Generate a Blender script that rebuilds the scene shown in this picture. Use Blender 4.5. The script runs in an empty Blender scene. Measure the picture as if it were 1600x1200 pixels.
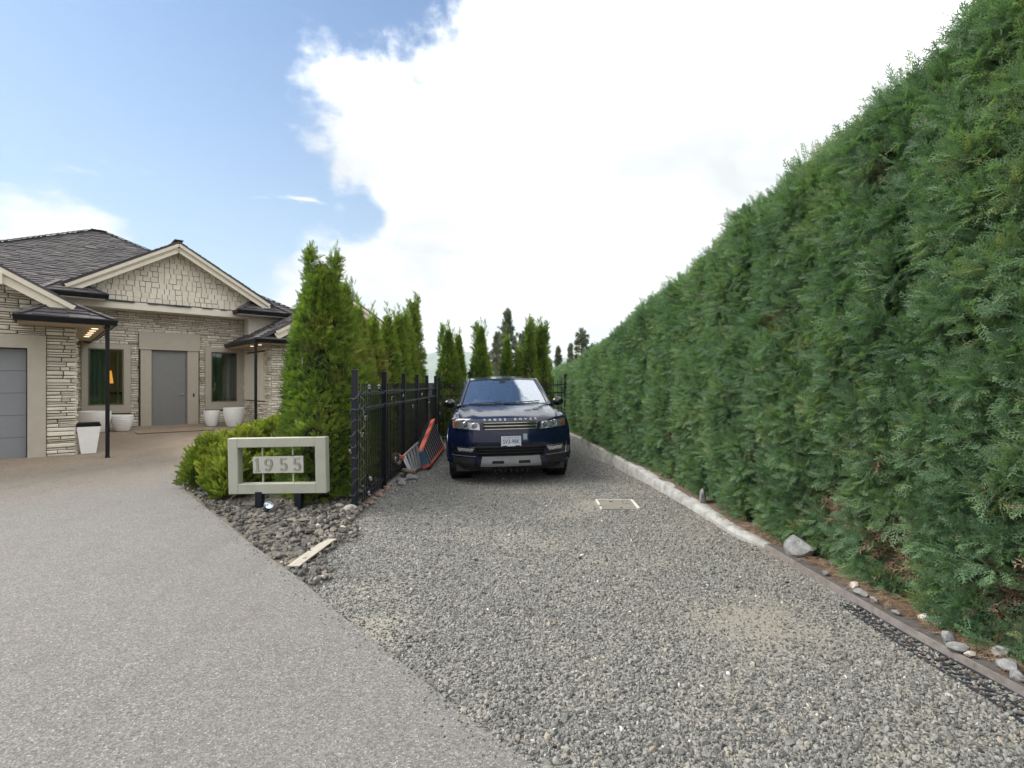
import bpy, math, random
import numpy as np
from mathutils import Matrix, Vector
R = random.Random(7)
NR = np.random.default_rng(7)
S = bpy.context.scene
COL = S.collection

# ------------------------------------------------------------ camera, sky, sun, exposure
cam = bpy.data.cameras.new('camera'); cam.lens = 18.0; cam.sensor_width = 36.0
cam.clip_start = 0.05; cam.clip_end = 40000
camo = bpy.data.objects.new('camera', cam); COL.objects.link(camo)
camo.location = (0, 0, 1.6); camo.rotation_euler = (math.radians(90), 0, 0)
S.camera = camo
SUN_AZ = math.radians(-82)      # clockwise from +Y
SUN_EL = math.radians(46)
SKY_STRENGTH = 0.10
EXPOSURE = 1.72
HAZE = 0.00012
S.view_settings.view_transform = 'Standard'; S.view_settings.look = 'None'
S.view_settings.exposure = EXPOSURE; S.view_settings.gamma = 1.0
S.view_settings.use_curve_mapping = False

class NT:
    """small helper round a node tree"""
    def __init__(s, tree): s.t = tree; s.t.nodes.clear()
    def n(s, typ, ins=None, **kw):
        nd = s.t.nodes.new(typ)
        for k, v in kw.items(): setattr(nd, k, v)
        for k, v in (ins or {}).items():
            sock = nd.inputs[k]
            if isinstance(v, bpy.types.NodeSocket): s.t.links.new(v, sock)
            elif isinstance(v, bpy.types.Node): s.t.links.new(v.outputs[0], sock)
            else: sock.default_value = v
        return nd
    def math(s, op, a, b=None, clamp=False):
        nd = s.n('ShaderNodeMath', operation=op, use_clamp=clamp)
        for i, v in enumerate((a, b)):
            if v is None: continue
            if isinstance(v, (bpy.types.NodeSocket)): s.t.links.new(v, nd.inputs[i])
            elif isinstance(v, bpy.types.Node): s.t.links.new(v.outputs[0], nd.inputs[i])
            else: nd.inputs[i].default_value = v
        return nd.outputs[0]
    def mix(s, fac, a, b, blend='MIX'):
        nd = s.n('ShaderNodeMix', data_type='RGBA', blend_type=blend)
        for i, v in ((0, fac), (6, a), (7, b)):
            if isinstance(v, bpy.types.NodeSocket): s.t.links.new(v, nd.inputs[i])
            elif isinstance(v, bpy.types.Node): s.t.links.new(v.outputs[0], nd.inputs[i])
            elif i == 0: nd.inputs[i].default_value = v
            else: nd.inputs[i].default_value = (*v, 1) if len(v) == 3 else v
        return nd.outputs[2]
    def ramp(s, fac, stops, interp='LINEAR'):
        nd = s.n('ShaderNodeValToRGB', {'Fac': fac}); cr = nd.color_ramp; cr.interpolation = interp
        while len(cr.elements) < len(stops): cr.elements.new(0.5)
        for e, (p, c) in zip(cr.elements, stops):
            e.position = p; e.color = (*c, 1) if len(c) == 3 else c
        return nd.outputs[0]
    def rng(s, v, a, b, c=0.0, d=1.0, smooth=False):
        nd = s.n('ShaderNodeMapRange', {'From Min': a, 'From Max': b, 'To Min': c, 'To Max': d})
        if smooth: nd.interpolation_type = 'SMOOTHSTEP'
        s.t.links.new(v if isinstance(v, bpy.types.NodeSocket) else v.outputs[0], nd.inputs[0])
        return nd.outputs[0]

world = bpy.data.worlds.new('World'); S.world = world; world.use_nodes = True
W = NT(world.node_tree)
sky = W.n('ShaderNodeTexSky', sky_type='NISHITA', sun_disc=False)
sky.sun_elevation = SUN_EL; sky.sun_rotation = SUN_AZ; sky.air_density = 1.0; sky.dust_density = 0.6; sky.ozone_density = 1.2
tc = W.n('ShaderNodeTexCoord'); sep = W.n('ShaderNodeSeparateXYZ', {0: tc.outputs['Generated']})
D = tc.outputs['Generated']
X, Y, Z = sep.outputs
# big cloud bank to the right of a slanting edge, wisps elsewhere in view; noise stretched along the horizon
sc = W.n('ShaderNodeMapping', {0: D}); sc.inputs['Scale'].default_value = (1, 1, 1.8)
n1 = W.n('ShaderNodeTexNoise', {'Vector': sc, 'Scale': 2.6, 'Detail': 9.0, 'Roughness': 0.6, 'Distortion': 0.25})
n2 = W.n('ShaderNodeTexNoise', {'Vector': sc, 'Scale': 8.5, 'Detail': 8.0, 'Roughness': 0.6})
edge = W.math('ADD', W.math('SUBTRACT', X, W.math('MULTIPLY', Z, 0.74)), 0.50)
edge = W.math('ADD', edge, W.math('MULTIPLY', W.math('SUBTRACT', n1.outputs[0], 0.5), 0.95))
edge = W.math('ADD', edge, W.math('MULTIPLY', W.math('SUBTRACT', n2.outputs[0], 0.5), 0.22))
edge = W.math('ADD', edge, W.rng(Y, 0.35, -0.45, 0.0, 0.85, smooth=True))  # unseen cloud added behind the camera to brighten the hedge
def lump(px, py, a, r0):
    v = Vector(((px-800)/800, 1, (600-py)/800)).normalized()
    dt = W.n('ShaderNodeVectorMath', {0: D, 1: tuple(v)}, operation='DOT_PRODUCT').outputs['Value']
    return W.math('MULTIPLY', W.rng(dt, math.cos(math.radians(r0)), 1.0, smooth=True), a)
for q in ((570, 175, .20, 11), (615, 300, -.12, 6), (545, 420, .05, 7), (440, 480, .05, 8), (60, 420, .42, 12), (700, 330, .2, 9)): edge = W.math('ADD', edge, lump(*q))
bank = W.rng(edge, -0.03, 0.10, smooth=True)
low = W.rng(Z, 0.05, 0.30, 1.0, 0.0)
sc2 = W.n('ShaderNodeMapping', {0: D}); sc2.inputs['Scale'].default_value = (1.2, 1.2, 6.0); sc2.inputs['Location'].default_value = (0.35, 0.1, 0.55)
n3 = W.n('ShaderNodeTexNoise', {'Vector': sc2, 'Scale': 3.4, 'Detail': 9.0, 'Roughness': 0.58})
wis = W.rng(W.math('ADD', n3.outputs[0], W.math('MULTIPLY', low, 0.16)), 0.66, 0.76, smooth=True)
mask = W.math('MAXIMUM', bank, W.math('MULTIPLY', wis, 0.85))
n4 = W.n('ShaderNodeTexNoise', {'Vector': sc, 'Scale': 4.2, 'Detail': 7.0, 'Roughness': 0.5, 'Distortion': 0.4})
CW = 0.93 / SKY_STRENGTH
grey = W.ramp(n4.outputs[0], [(0.36, (CW*.285, CW*.293, CW*.30)), (0.58, (CW*.42, CW*.42, CW*.42))])
shade = W.mix(W.rng(Z, 0.35, 0.75, smooth=True), grey, (CW*.80, CW*.795, CW*.785))
skyc = W.mix(1.0, sky.outputs[0], (0.46, 0.515, 0.545), 'MULTIPLY')
# pale veil near the horizon
skyc = W.mix(W.math('MULTIPLY', W.rng(Z, 0.0, 0.62, 1.0, 0.0, smooth=True), 0.62), skyc, (CW*.185, CW*.222, CW*.252))
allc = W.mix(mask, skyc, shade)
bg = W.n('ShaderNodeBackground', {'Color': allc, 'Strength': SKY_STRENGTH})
W.n('ShaderNodeOutputWorld', {'Surface': bg})

sun = bpy.data.lights.new('sun', 'SUN'); sun.energy = 2.2; sun.angle = math.radians(35); sun.color = (1.0, 0.93, 0.82)
suno = bpy.data.objects.new('sun', sun); COL.objects.link(suno)
sd = Vector((math.sin(SUN_AZ)*math.cos(SUN_EL), math.cos(SUN_AZ)*math.cos(SUN_EL), math.sin(SUN_EL)))
suno.rotation_euler = sd.to_track_quat('Z', 'Y').to_euler(); suno.location = sd * 30

# ------------------------------------------------------------ mesh helpers
I4 = Matrix.Identity(4)
def tag(o, label=None, cat=None, group=None, kind=None):
    for k, v in (('label', label), ('category', cat), ('group', group), ('kind', kind)):
        if v: o[k] = v
    return o
def root(name, loc, rot=(0, 0, 0), label=None, cat=None, group=None):
    o = bpy.data.objects.new(name, None); o.empty_display_size = 0.1; COL.objects.link(o)
    o.location = loc; o.rotation_euler = rot
    return tag(o, label, cat, group)
def adopt(o, parent, keep=True):
    """parent o; keep=True leaves o's mesh in world coordinates"""
    o.parent = parent
    if keep and parent is not None and parent.parent is None and parent.type == 'EMPTY':
        o.matrix_parent_inverse = parent.matrix_basis.inverted()
def mkobj(name, V, F, mat, parent=None, keep=True, smooth=False, xf=None, attrs=None):
    me = bpy.data.meshes.new(name)
    V = [tuple(v) for v in V]
    if xf is not None: V = [tuple(xf @ Vector(v)) for v in V]
    me.from_pydata(V, [], F)
    if mat is not None: me.materials.append(mat)
    if smooth is True: me.shade_smooth()
    elif smooth:
        me.shade_smooth(); me.set_sharp_from_angle(angle=math.radians(smooth))
    for k, vals in (attrs or {}).items():
        a = me.attributes.new(k, 'FLOAT', 'FACE'); a.data.foreach_set('value', vals)
    o = bpy.data.objects.new(name, me); COL.objects.link(o)
    if parent is not None: adopt(o, parent, keep)
    return o
class MB:
    def __init__(s): s.V = []; s.F = []; s.T = []
    def add(s, V, F, t=0.0):
        b = len(s.V); s.V += [tuple(v) for v in V]; s.F += [tuple(i + b for i in f) for f in F]; s.T += [t]*len(F); return s
    def box(s, x0, y0, z0, x1, y1, z1, bev=0.0, t=0.0):
        x0, x1 = sorted((x0, x1)); y0, y1 = sorted((y0, y1)); z0, z1 = sorted((z0, z1))
        b = min(bev, (x1-x0)*.45, (y1-y0)*.45, (z1-z0)*.45)
        if b <= 0:
            V = [(x, y, z) for z in (z0, z1) for y in (y0, y1) for x in (x0, x1)]
            return s.add(V, [(0, 2, 3, 1), (4, 5, 7, 6), (0, 1, 5, 4), (2, 6, 7, 3), (0, 4, 6, 2), (1, 3, 7, 5)], t)
        V = []; idx = {}
        for i in (0, 1):
            for j in (0, 1):
                for k in (0, 1):
                    X_ = (x0, x1)[i]; Y_ = (y0, y1)[j]; Z_ = (z0, z1)[k]
                    dx = b*(1-2*i); dy = b*(1-2*j); dz = b*(1-2*k)
                    idx[i, j, k, 0] = len(V); V.append((X_, Y_+dy, Z_+dz))
                    idx[i, j, k, 1] = len(V); V.append((X_+dx, Y_, Z_+dz))
                    idx[i, j, k, 2] = len(V); V.append((X_+dx, Y_+dy, Z_))
        q = lambda *a: tuple(idx[x] for x in a)
        F = []
        for a in (0, 1):
            F.append(q((a,0,0,0),(a,1,0,0),(a,1,1,0),(a,0,1,0)))
            F.append(q((0,a,0,1),(1,a,0,1),(1,a,1,1),(0,a,1,1)))
            F.append(q((0,0,a,2),(1,0,a,2),(1,1,a,2),(0,1,a,2)))
            for c in (0, 1):
                F.append(q((a,c,0,0),(a,c,1,0),(a,c,1,1),(a,c,0,1)))
                F.append(q((a,0,c,0),(a,1,c,0),(a,1,c,2),(a,0,c,2)))
                F.append(q((0,a,c,1),(1,a,c,1),(1,a,c,2),(0,a,c,2)))
                for d in (0, 1): F.append(q((a,c,d,0),(a,c,d,1),(a,c,d,2)))
        return s.add(V, F, t)
    def bar(s, p, q, w, h, up=(0, 0, 1), t=0.0, h2=None, w2=None):
        p = Vector(p); q = Vector(q); d = (q-p).normalized(); up = Vector(up)
        sd_ = d.cross(up)
        if sd_.length < 1e-4: sd_ = d.cross(Vector((0, 1, 0)))
        sd_.normalize(); u2 = sd_.cross(d).normalized()
        V = []
        for c, ww, hh in ((p, w, h), (q, w2 or w, h2 or h)):
            for a, b in ((-1, -1), (1, -1), (1, 1), (-1, 1)): V.append(c + sd_*a*ww/2 + u2*b*hh/2)
        return s.add(V, [(0,1,2,3), (7,6,5,4), (0,4,5,1), (1,5,6,2), (2,6,7,3), (3,7,4,0)], t)
    def tube(s, pts, r, n=8, closed=False, cap=True, t=0.0):
        pts = [Vector(p) for p in pts]; m = len(pts); V = []
        rs = r if isinstance(r, (list, tuple)) else [r]*m
        prev = None
        for i, p in enumerate(pts):
            a = pts[(i-1) % m] if (closed or i > 0) else p; b = pts[(i+1) % m] if (closed or i < m-1) else p
            d = (b-a).normalized()
            if prev is None:
                x = d.orthogonal().normalized()
            else:
                x = prev - d*prev.dot(d)
                x = x.normalized() if x.length > 1e-6 else d.orthogonal().normalized()
            prev = x; y = d.cross(x)
            for k in range(n):
                an = 2*math.pi*k/n; V.append(p + (x*math.cos(an)+y*math.sin(an))*rs[i])
        F = []
        for i in range(m if closed else m-1):
            j = (i+1) % m
            for k in range(n): F.append((i*n+k, i*n+(k+1) % n, j*n+(k+1) % n, j*n+k))
        if cap and not closed: F += [tuple(range(n))[::-1], tuple((m-1)*n+k for k in range(n))]
        return s.add(V, F, t)
    def lathe(s, prof, c=(0, 0, 0), n=24, axis='z', t=0.0):
        V = []
        for r, h in prof:
            for k in range(n):
                a = 2*math.pi*k/n; x, y = r*math.cos(a), r*math.sin(a)
                V.append({'z': (c[0]+x, c[1]+y, c[2]+h), 'y': (c[0]+x, c[1]+h, c[2]+y), 'x': (c[0]+h, c[1]+x, c[2]+y)}[axis])
        F = [(i*n+k, i*n+(k+1) % n, (i+1)*n+(k+1) % n, (i+1)*n+k) for i in range(len(prof)-1) for k in range(n)]
        return s.add(V, F, t)
    def grid(s, fn, nu, nv, t=0.0, skip=None):
        V = [fn(i/nu, j/nv) for j in range(nv+1) for i in range(nu+1)]
        F = []
        for j in range(nv):
            for i in range(nu):
                if skip and skip((i+.5)/nu, (j+.5)/nv): continue
                a = j*(nu+1)+i; F.append((a, a+1, a+nu+2, a+nu+1))
        return s.add(V, F, t)
    def prism(s, poly, z0, z1, t=0.0):
        n = len(poly); V = [(x, y, z0) for x, y in poly] + [(x, y, z1) for x, y in poly]
        return s.add(V, [tuple(range(n))[::-1], tuple(range(n, 2*n))] + [(i, (i+1) % n, n+(i+1) % n, n+i) for i in range(n)], t)
    def build(s, name, mat, parent=None, keep=True, smooth=False, xf=None, tint=False):
        return mkobj(name, s.V, s.F, mat, parent, keep, smooth, xf, {'tint': s.T} if tint else None)

# ------------------------------------------------------------ materials
MATS = {}
def newmat(name):
    m = bpy.data.materials.new(name); m.use_nodes = True; MATS[name] = m
    return m, NT(m.node_tree)
def pbr(name, col, rough=0.6, metal=0.0, var=0.12, vscale=6.0, bump=0.0, bscale=60.0, coat=0.0, spec=0.5, stretch=None, dirt=0.0):
    m, T = newmat(name)
    co = T.n('ShaderNodeTexCoord').outputs['Object']
    if stretch:
        mp = T.n('ShaderNodeMapping', {0: co}); mp.inputs['Scale'].default_value = stretch; co = mp.outputs[0]
    nz = T.n('ShaderNodeTexNoise', {'Vector': co, 'Scale': vscale, 'Detail': 6.0, 'Roughness': 0.6})
    v = T.rng(nz.outputs[0], 0.3, 0.7, 1-var, 1+var)
    c = T.mix(1.0, col, T.n('ShaderNodeCombineColor', {0: v, 1: v, 2: v}), 'MULTIPLY')
    if dirt:
        nd = T.n('ShaderNodeTexNoise', {'Vector': co, 'Scale': vscale*.4, 'Detail': 8.0, 'Roughness': 0.7})
        c = T.mix(T.rng(nd.outputs[0], 0.5, 0.75, 0, dirt), c, (0.16, 0.13, 0.10))
    b = T.n('ShaderNodeBsdfPrincipled', {'Base Color': c, 'Roughness': T.rng(nz.outputs[0], 0.3, 0.7, max(rough-.06, .02), min(rough+.06, 1)), 'Metallic': metal, 'Coat Weight': coat, 'Specular IOR Level': spec})
    b.inputs['Coat Roughness'].default_value = 0.04
    if bump:
        nb = T.n('ShaderNodeTexNoise', {'Vector': co, 'Scale': bscale, 'Detail': 6.0, 'Roughness': 0.65})
        bp = T.n('ShaderNodeBump', {'Height': nb.outputs[0], 'Strength': bump, 'Distance': 0.01}); T.t.links.new(bp.outputs[0], b.inputs['Normal'])
    T.n('ShaderNodeOutputMaterial', {'Surface': b})
    return m
def tintmat(name, stops, rough=0.8, bump=0.3, bscale=40, inst=False, transl=0.0, var=0.2, vscale=30, tcol=None, spec=0.3):
    """colour from a per-piece value: attribute 'tint' (face or instancer) plus the object's random number"""
    m, T = newmat(name)
    if inst:
        v = T.n('ShaderNodeAttribute', attribute_type='INSTANCER', attribute_name='tint').outputs['Fac']
    else:
        at = T.n('ShaderNodeAttribute', attribute_type='GEOMETRY', attribute_name='tint').outputs['Fac']
        v = T.math('FRACT', T.math('ADD', at, T.n('ShaderNodeObjectInfo').outputs['Random']))
    c = T.ramp(v, stops)
    co = T.n('ShaderNodeTexCoord').outputs['Object']
    nz = T.n('ShaderNodeTexNoise', {'Vector': co, 'Scale': vscale, 'Detail': 4.0})
    k = T.rng(nz.outputs[0], 0.3, 0.7, 1-var, 1+var)
    c = T.mix(1.0, c, T.n('ShaderNodeCombineColor', {0: k, 1: k, 2: k}), 'MULTIPLY')
    b = T.n('ShaderNodeBsdfPrincipled', {'Base Color': c, 'Roughness': rough, 'Specular IOR Level': spec})
    if bump:
        nb = T.n('ShaderNodeTexNoise', {'Vector': co, 'Scale': bscale, 'Detail': 5.0, 'Roughness': 0.65})
        bp = T.n('ShaderNodeBump', {'Height': nb.outputs[0], 'Strength': bump, 'Distance': 0.01}); T.t.links.new(bp.outputs[0], b.inputs['Normal'])
    out = b.outputs[0]
    if transl:
        tr = T.n('ShaderNodeBsdfTranslucent', {'Color': T.mix(1.0, c, tcol or (1.5, 1.7, 0.8), 'MULTIPLY')})
        out = T.n('ShaderNodeMixShader', {0: transl, 1: b, 2: tr}).outputs[0]
    T.n('ShaderNodeOutputMaterial', {'Surface': out})
    return m

stone_m = tintmat('pale stacked stone', [(0.0, (.42, .37, .29)), (0.25, (.64, .59, .50)), (0.5, (.74, .69, .60)), (0.75, (.56, .51, .43)), (0.9, (.76, .72, .64)), (1.0, (.45, .36, .25))], 0.9, 0.7, 22, var=0.18, vscale=14)
mortar_m = pbr('dark stone joint', (.07, .06, .048), 0.95, bump=.4)
shake_m = tintmat('cream cedar shingle', [(0.0, (.60, .55, .46)), (0.5, (.69, .64, .54)), (1.0, (.64, .59, .50))], 0.75, 0.25, 30, var=0.07, vscale=20)
trim_m = pbr('taupe trim paint', (.40, .36, .295), 0.6, var=.05, bump=.08, bscale=120)
cream_m = pbr('cream fascia paint', (.62, .56, .46), 0.55, var=.05, bump=.06)
beam_m = pbr('cream beam paint', (.64, .59, .50), 0.55, var=.05, bump=.06)
door_m = pbr('grey door paint', (.185, .185, .183), 0.45, var=.05)
garage_m = pbr('slate grey garage paint', (.20, .21, .225), 0.5, var=.05, stretch=(1, 1, 8))
roof_m = tintmat('brown black asphalt shingle', [(0.0, (.056, .052, .055)), (0.35, (.092, .086, .090)), (0.7, (.074, .069, .074)), (1.0, (.122, .114, .117))], 0.95, 0.5, 150, var=0.25, vscale=120)
black_m = pbr('black painted metal', (.006, .006, .008), 0.5, var=.2, spec=.25)
post_m = pbr('black navy fence coat', (.006, .007, .014), 0.45, var=.25, vscale=14, spec=.35, dirt=.02)
white_m = pbr('white ceramic', (.80, .79, .78), 0.45, var=.04, dirt=.12)
soffit_m = pbr('soffit board', (.42, .33, .22), 0.7, var=.1, stretch=(1, 12, 1))
sign_m = pbr('pale grey green sign paint', (.34, .345, .29), 0.6, var=.05, bump=.15, bscale=90, dirt=.15)
plaque_m = pbr('brushed sign plaque', (.42, .42, .38), 0.5, var=.08, dirt=.2)
num_m = pbr('bronze numerals', (.19, .165, .12), 0.5, metal=.2)
bark_m = pbr('cedar bark', (.14, .085, .055), 0.95, var=.4, vscale=20, bump=1, bscale=30, stretch=(1, 1, .2))
rock_m = tintmat('dark crushed basalt', [(0.0, (.060, .058, .056)), (0.35, (.10, .10, .098)), (0.6, (.145, .14, .128)), (0.8, (.19, .178, .155)), (0.93, (.20, .17, .15)), (1.0, (.4, .38, .34))], 0.92, .8, 14, inst=True, var=.3, vscale=12)
rock1_m = tintmat('dark basalt rock', [(0.0, (.065, .064, .066)), (0.5, (.12, .112, .10)), (1.0, (.19, .17, .135))], 0.92, .8, 25, var=.3, vscale=22)
pebble_m = tintmat('crushed grey gravel', [(0.0, (.078, .080, .078)), (0.3, (.155, .159, .154)), (0.6, (.222, .226, .216)), (0.8, (.27, .262, .24)), (0.93, (.30, .26, .21)), (1.0, (.56, .54, .49))], 0.9, .5, 60, inst=True, var=.25, vscale=60)
pale_m = pbr('pale river stone', (.34, .315, .285), 0.8, var=.2, vscale=14, bump=.5, bscale=60)
bluestone_m = pbr('blue grey stone', (.175, .18, .185), 0.85, var=.5, vscale=16, bump=.9, bscale=35, dirt=.3)
concrete_m = pbr('weathered kerb concrete', (.24, .245, .24), 0.9, var=.35, vscale=7, bump=1.0, bscale=22, dirt=.35)
timber_m = pbr('brown purple edging board', (.060, .056, .056), 0.8, var=.25, vscale=14, bump=.5, bscale=60, dirt=.3)
timber2_m = pbr('worn pale board arris', (.15, .135, .13), 0.8, var=.25, vscale=14)
rubber_m = pbr('black plastic grid', (.018, .02, .026), 0.6, var=.3, bump=.3)
plank_m = pbr('bleached board', (.30, .275, .235), 0.85, var=.2, vscale=12, bump=.5, bscale=40, stretch=(8, 1, 1))
alu_m = pbr('aluminium', (.42, .43, .46), 0.4, metal=.7, var=.15)
orange_m = pbr('orange red fibreglass', (.42, .085, .05), 0.6, var=.25, dirt=.5)
blue_m = pbr('blue ladder cap plastic', (.03, .07, .12), 0.5, var=.2, dirt=.3)
tan_m = pbr('tan wheel rubber', (.15, .12, .07), 0.8, var=.2)
wire_m = pbr('grey light cord', (.12, .12, .13), 0.6)
def glassy(name, tint, fac, rough=0.01, gcol=(1, 1, 1)):
    m, T = newmat(name)
    tr = T.n('ShaderNodeBsdfTransparent', {'Color': (*tint, 1)}); gl = T.n('ShaderNodeBsdfGlossy', {'Color': (*gcol, 1), 'Roughness': rough})
    fr = T.n('ShaderNodeFresnel', {'IOR': 1.5})
    f = T.math('ADD', fr.outputs[0], fac, clamp=True)
    T.n('ShaderNodeOutputMaterial', {'Surface': T.n('ShaderNodeMixShader', {0: f, 1: tr, 2: gl})})
    return m
pane_m = glassy('window pane', (.75, .85, .82), .03)
bulb_m = glassy('clear bulb glass', (.88, .88, .88), .05)

def P(px, py, d):
    """where a thing seen at that place of the 1600 x 1200 photograph stands, d metres away"""
    return Vector(((px-800)/800*d, d, 1.6-(py-600)/800*d))
def smooth01(t):
    t = np.clip(t, 0, 1); return t*t*(3-2*t)
def G(x, y):
    """height of the ground round the two drives"""
    w = -.679*x + .734*y
    rise = .26*np.clip((w-12.5)/7.1, 0, 1.3)*smooth01((-x-2)/1.5)
    rise = rise*smooth01((19.5-y*0.0-abs(w)*0)/1.0)
    return rise + .022*np.clip(x+.9, 0, 3)*smooth01((y-4)/4.5)*smooth01((17-y)/2)
# value noise for placing things
_tab = NR.random((256, 256))
def vnoise(x, y):
    x = np.asarray(x, float); y = np.asarray(y, float)
    xi = np.floor(x).astype(int); yi = np.floor(y).astype(int); fx = x-xi; fy = y-yi
    fx = fx*fx*(3-2*fx); fy = fy*fy*(3-2*fy)
    t = lambda a, b: _tab[a % 256, b % 256]
    return (t(xi, yi)*(1-fx)+t(xi+1, yi)*fx)*(1-fy)+(t(xi, yi+1)*(1-fx)+t(xi+1, yi+1)*fx)*fy
def fbm(x, y, o=4):
    v = 0; a = .5
    for i in range(o): v = v+a*vnoise(x*2**i+17*i, y*2**i+5*i); a *= .5
    return v/(1-.5**o)

# ------------------------------------------------------------ scattering through geometry nodes
def eulers(Yd, Nn):
    """rotations that carry +Y onto Yd and +Z near Nn"""
    Yd = Yd/np.linalg.norm(Yd, axis=1, keepdims=True)
    Zd = Nn-(Nn*Yd).sum(1, keepdims=True)*Yd; Zd = Zd/np.maximum(np.linalg.norm(Zd, axis=1, keepdims=True), 1e-6)
    Xd = np.cross(Yd, Zd)
    return np.stack([np.arctan2(Yd[:, 2], Zd[:, 2]), -np.arcsin(np.clip(Xd[:, 2], -1, 1)), np.arctan2(Xd[:, 1], Xd[:, 0])], 1)
PROTO = {}
def proto_collection(key, meshes, mat):
    c = bpy.data.collections.new('source_'+key)
    for i, (V, F) in enumerate(meshes):
        me = bpy.data.meshes.new(key); me.from_pydata([tuple(v) for v in V], [], F); me.materials.append(mat)
        o = bpy.data.objects.new('%s_%02d' % (key, i), me); c.objects.link(o)
    g = bpy.data.node_groups.new('scatter_'+key, 'GeometryNodeTree')
    g.interface.new_socket('Geometry', in_out='INPUT', socket_type='NodeSocketGeometry')
    g.interface.new_socket('Geometry', in_out='OUTPUT', socket_type='NodeSocketGeometry')
    N = g.nodes; L = g.links
    gi = N.new('NodeGroupInput'); go = N.new('NodeGroupOutput')
    ci = N.new('GeometryNodeCollectionInfo'); ci.inputs['Collection'].default_value = c
    ci.inputs['Separate Children'].default_value = True; ci.inputs['Reset Children'].default_value = True
    ip = N.new('GeometryNodeInstanceOnPoints'); ip.inputs['Pick Instance'].default_value = True
    def na(nm, ty):
        a = N.new('GeometryNodeInputNamedAttribute'); a.data_type = ty; a.inputs['Name'].default_value = nm; return a.outputs['Attribute']
    L.new(gi.outputs[0], ip.inputs['Points']); L.new(ci.outputs[0], ip.inputs['Instance'])
    L.new(na('pick', 'INT'), ip.inputs['Instance Index'])
    er = N.new('FunctionNodeEulerToRotation'); L.new(na('rot', 'FLOAT_VECTOR'), er.inputs[0]); L.new(er.outputs[0], ip.inputs['Rotation'])
    L.new(na('size', 'FLOAT_VECTOR'), ip.inputs['Scale']); L.new(ip.outputs[0], go.inputs[0])
    PROTO[key] = (g, len(meshes))
def scatter(name, key, pts, rot, size, tint, parent=None, pick=None):
    g, k = PROTO[key]; n = len(pts)
    me = bpy.data.meshes.new(name); me.vertices.add(n); me.vertices.foreach_set('co', np.asarray(pts, np.float32).ravel())
    size = np.asarray(size, np.float32)
    if size.ndim == 1: size = np.repeat(size[:, None], 3, 1)
    for nm, ty, arr in (('rot', 'FLOAT_VECTOR', rot), ('size', 'FLOAT_VECTOR', size)):
        a = me.attributes.new(nm, ty, 'POINT'); a.data.foreach_set('vector', np.asarray(arr, np.float32).ravel())
    a = me.attributes.new('tint', 'FLOAT', 'POINT'); a.data.foreach_set('value', np.asarray(tint, np.float32))
    a = me.attributes.new('pick', 'INT', 'POINT'); a.data.foreach_set('value', np.asarray(NR.integers(0, k, n) if pick is None else pick, np.int32))
    o = bpy.data.objects.new(name, me); COL.objects.link(o)
    md = o.modifiers.new('scatter', 'NODES'); md.node_group = g
    if parent is not None: adopt(o, parent)
    o['kind'] = 'stuff'
    return o

def unit(v): return v/np.maximum(np.linalg.norm(v, axis=-1, keepdims=True), 1e-9)
def spray_mesh(rng, L=.15, nb=7, sub=3, wid=.0035, spread=.62, cup=.25, thick=2.0):
    """a flat fan of scaly twigs: axis, side twigs, twiglets, each a narrow folded blade"""
    V = []; F = []
    def blade(p, d, l, w):
        d = unit(np.array(d, float)); s = unit(np.cross(d, (0, 0, 1.0)))
        b = len(V); p = np.array(p); m = p+d*l*.55
        V.extend([p-s*w*.5, m-s*w*.9+np.array((0, 0, -w*.4)), p+d*l, m+s*w*.9+np.array((0, 0, -w*.4))]); F.append((b, b+1, b+2, b+3))
    axis = [np.array((0, 0, 0.0))]; d = np.array((rng.uniform(-.15, .15), 1, rng.uniform(-.1, .1)))
    for i in range(5):
        d = unit(d+np.array((rng.uniform(-.12, .12), 0, -cup*.22+rng.uniform(-.05, .05)))); axis.append(axis[-1]+d*L/5)
    for i in range(5): blade(axis[i], axis[i+1]-axis[i], L/5*1.15, wid*1.2)
    for i in range(nb):
        t = (i+.7)/nb; k = min(int(t*5), 4); p = axis[k]+(axis[k+1]-axis[k])*(t*5-k)
        for sgn in (-1, 1):
            ll = L*.48*(1-t*.72)*rng.uniform(.75, 1.15)*(0.55+0.9*min(t*2.2, 1)*.5)
            an = spread*rng.uniform(.8, 1.2); dd = unit(np.array((sgn*math.sin(an), math.cos(an), rng.uniform(-.25, .12)-cup*.3)))
            blade(p, dd, ll, wid*thick)
            for j in range(sub):
                q = p+dd*ll*(.25+.25*j); sg = 1 if j % 2 else -1; a2 = an*sgn+sg*.6
                blade(q, (math.sin(a2), math.cos(a2), rng.uniform(-.3, .2)), ll*.42*rng.uniform(.7, 1.2), wid*thick*.85)
    return V, F
CEDAR = [(0.0, (.052, .100, .060)), (0.3, (.096, .172, .098)), (0.55, (.135, .222, .124)), (0.74, (.165, .250, .125)), (0.84, (.19, .265, .11)), (0.90, (.22, .12, .07)), (0.96, (.30, .19, .13)), (1.0, (.42, .22, .07))]
COLUMN = [(0.0, (.040, .074, .020)), (0.3, (.085, .150, .030)), (0.55, (.150, .225, .038)), (0.75, (.215, .285, .048)), (0.88, (.27, .31, .07)), (1.0, (.17, .12, .06))]
SHRUB = [(0.0, (.06, .095, .018)), (0.4, (.15, .20, .032)), (0.75, (.27, .31, .05)), (1.0, (.38, .38, .09))]
hedge_leaf = tintmat('blue green cedar spray', CEDAR, .5, 0, inst=True, transl=.30, var=.25, vscale=25, spec=.35)
column_leaf = tintmat('bright green cedar spray', COLUMN, .6, 0, inst=True, transl=.30, var=.25, vscale=25, spec=.3)
shrub_leaf = tintmat('yellow green shrub leaf', SHRUB, .6, 0, inst=True, transl=.30, var=.2, spec=.3)
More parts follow.
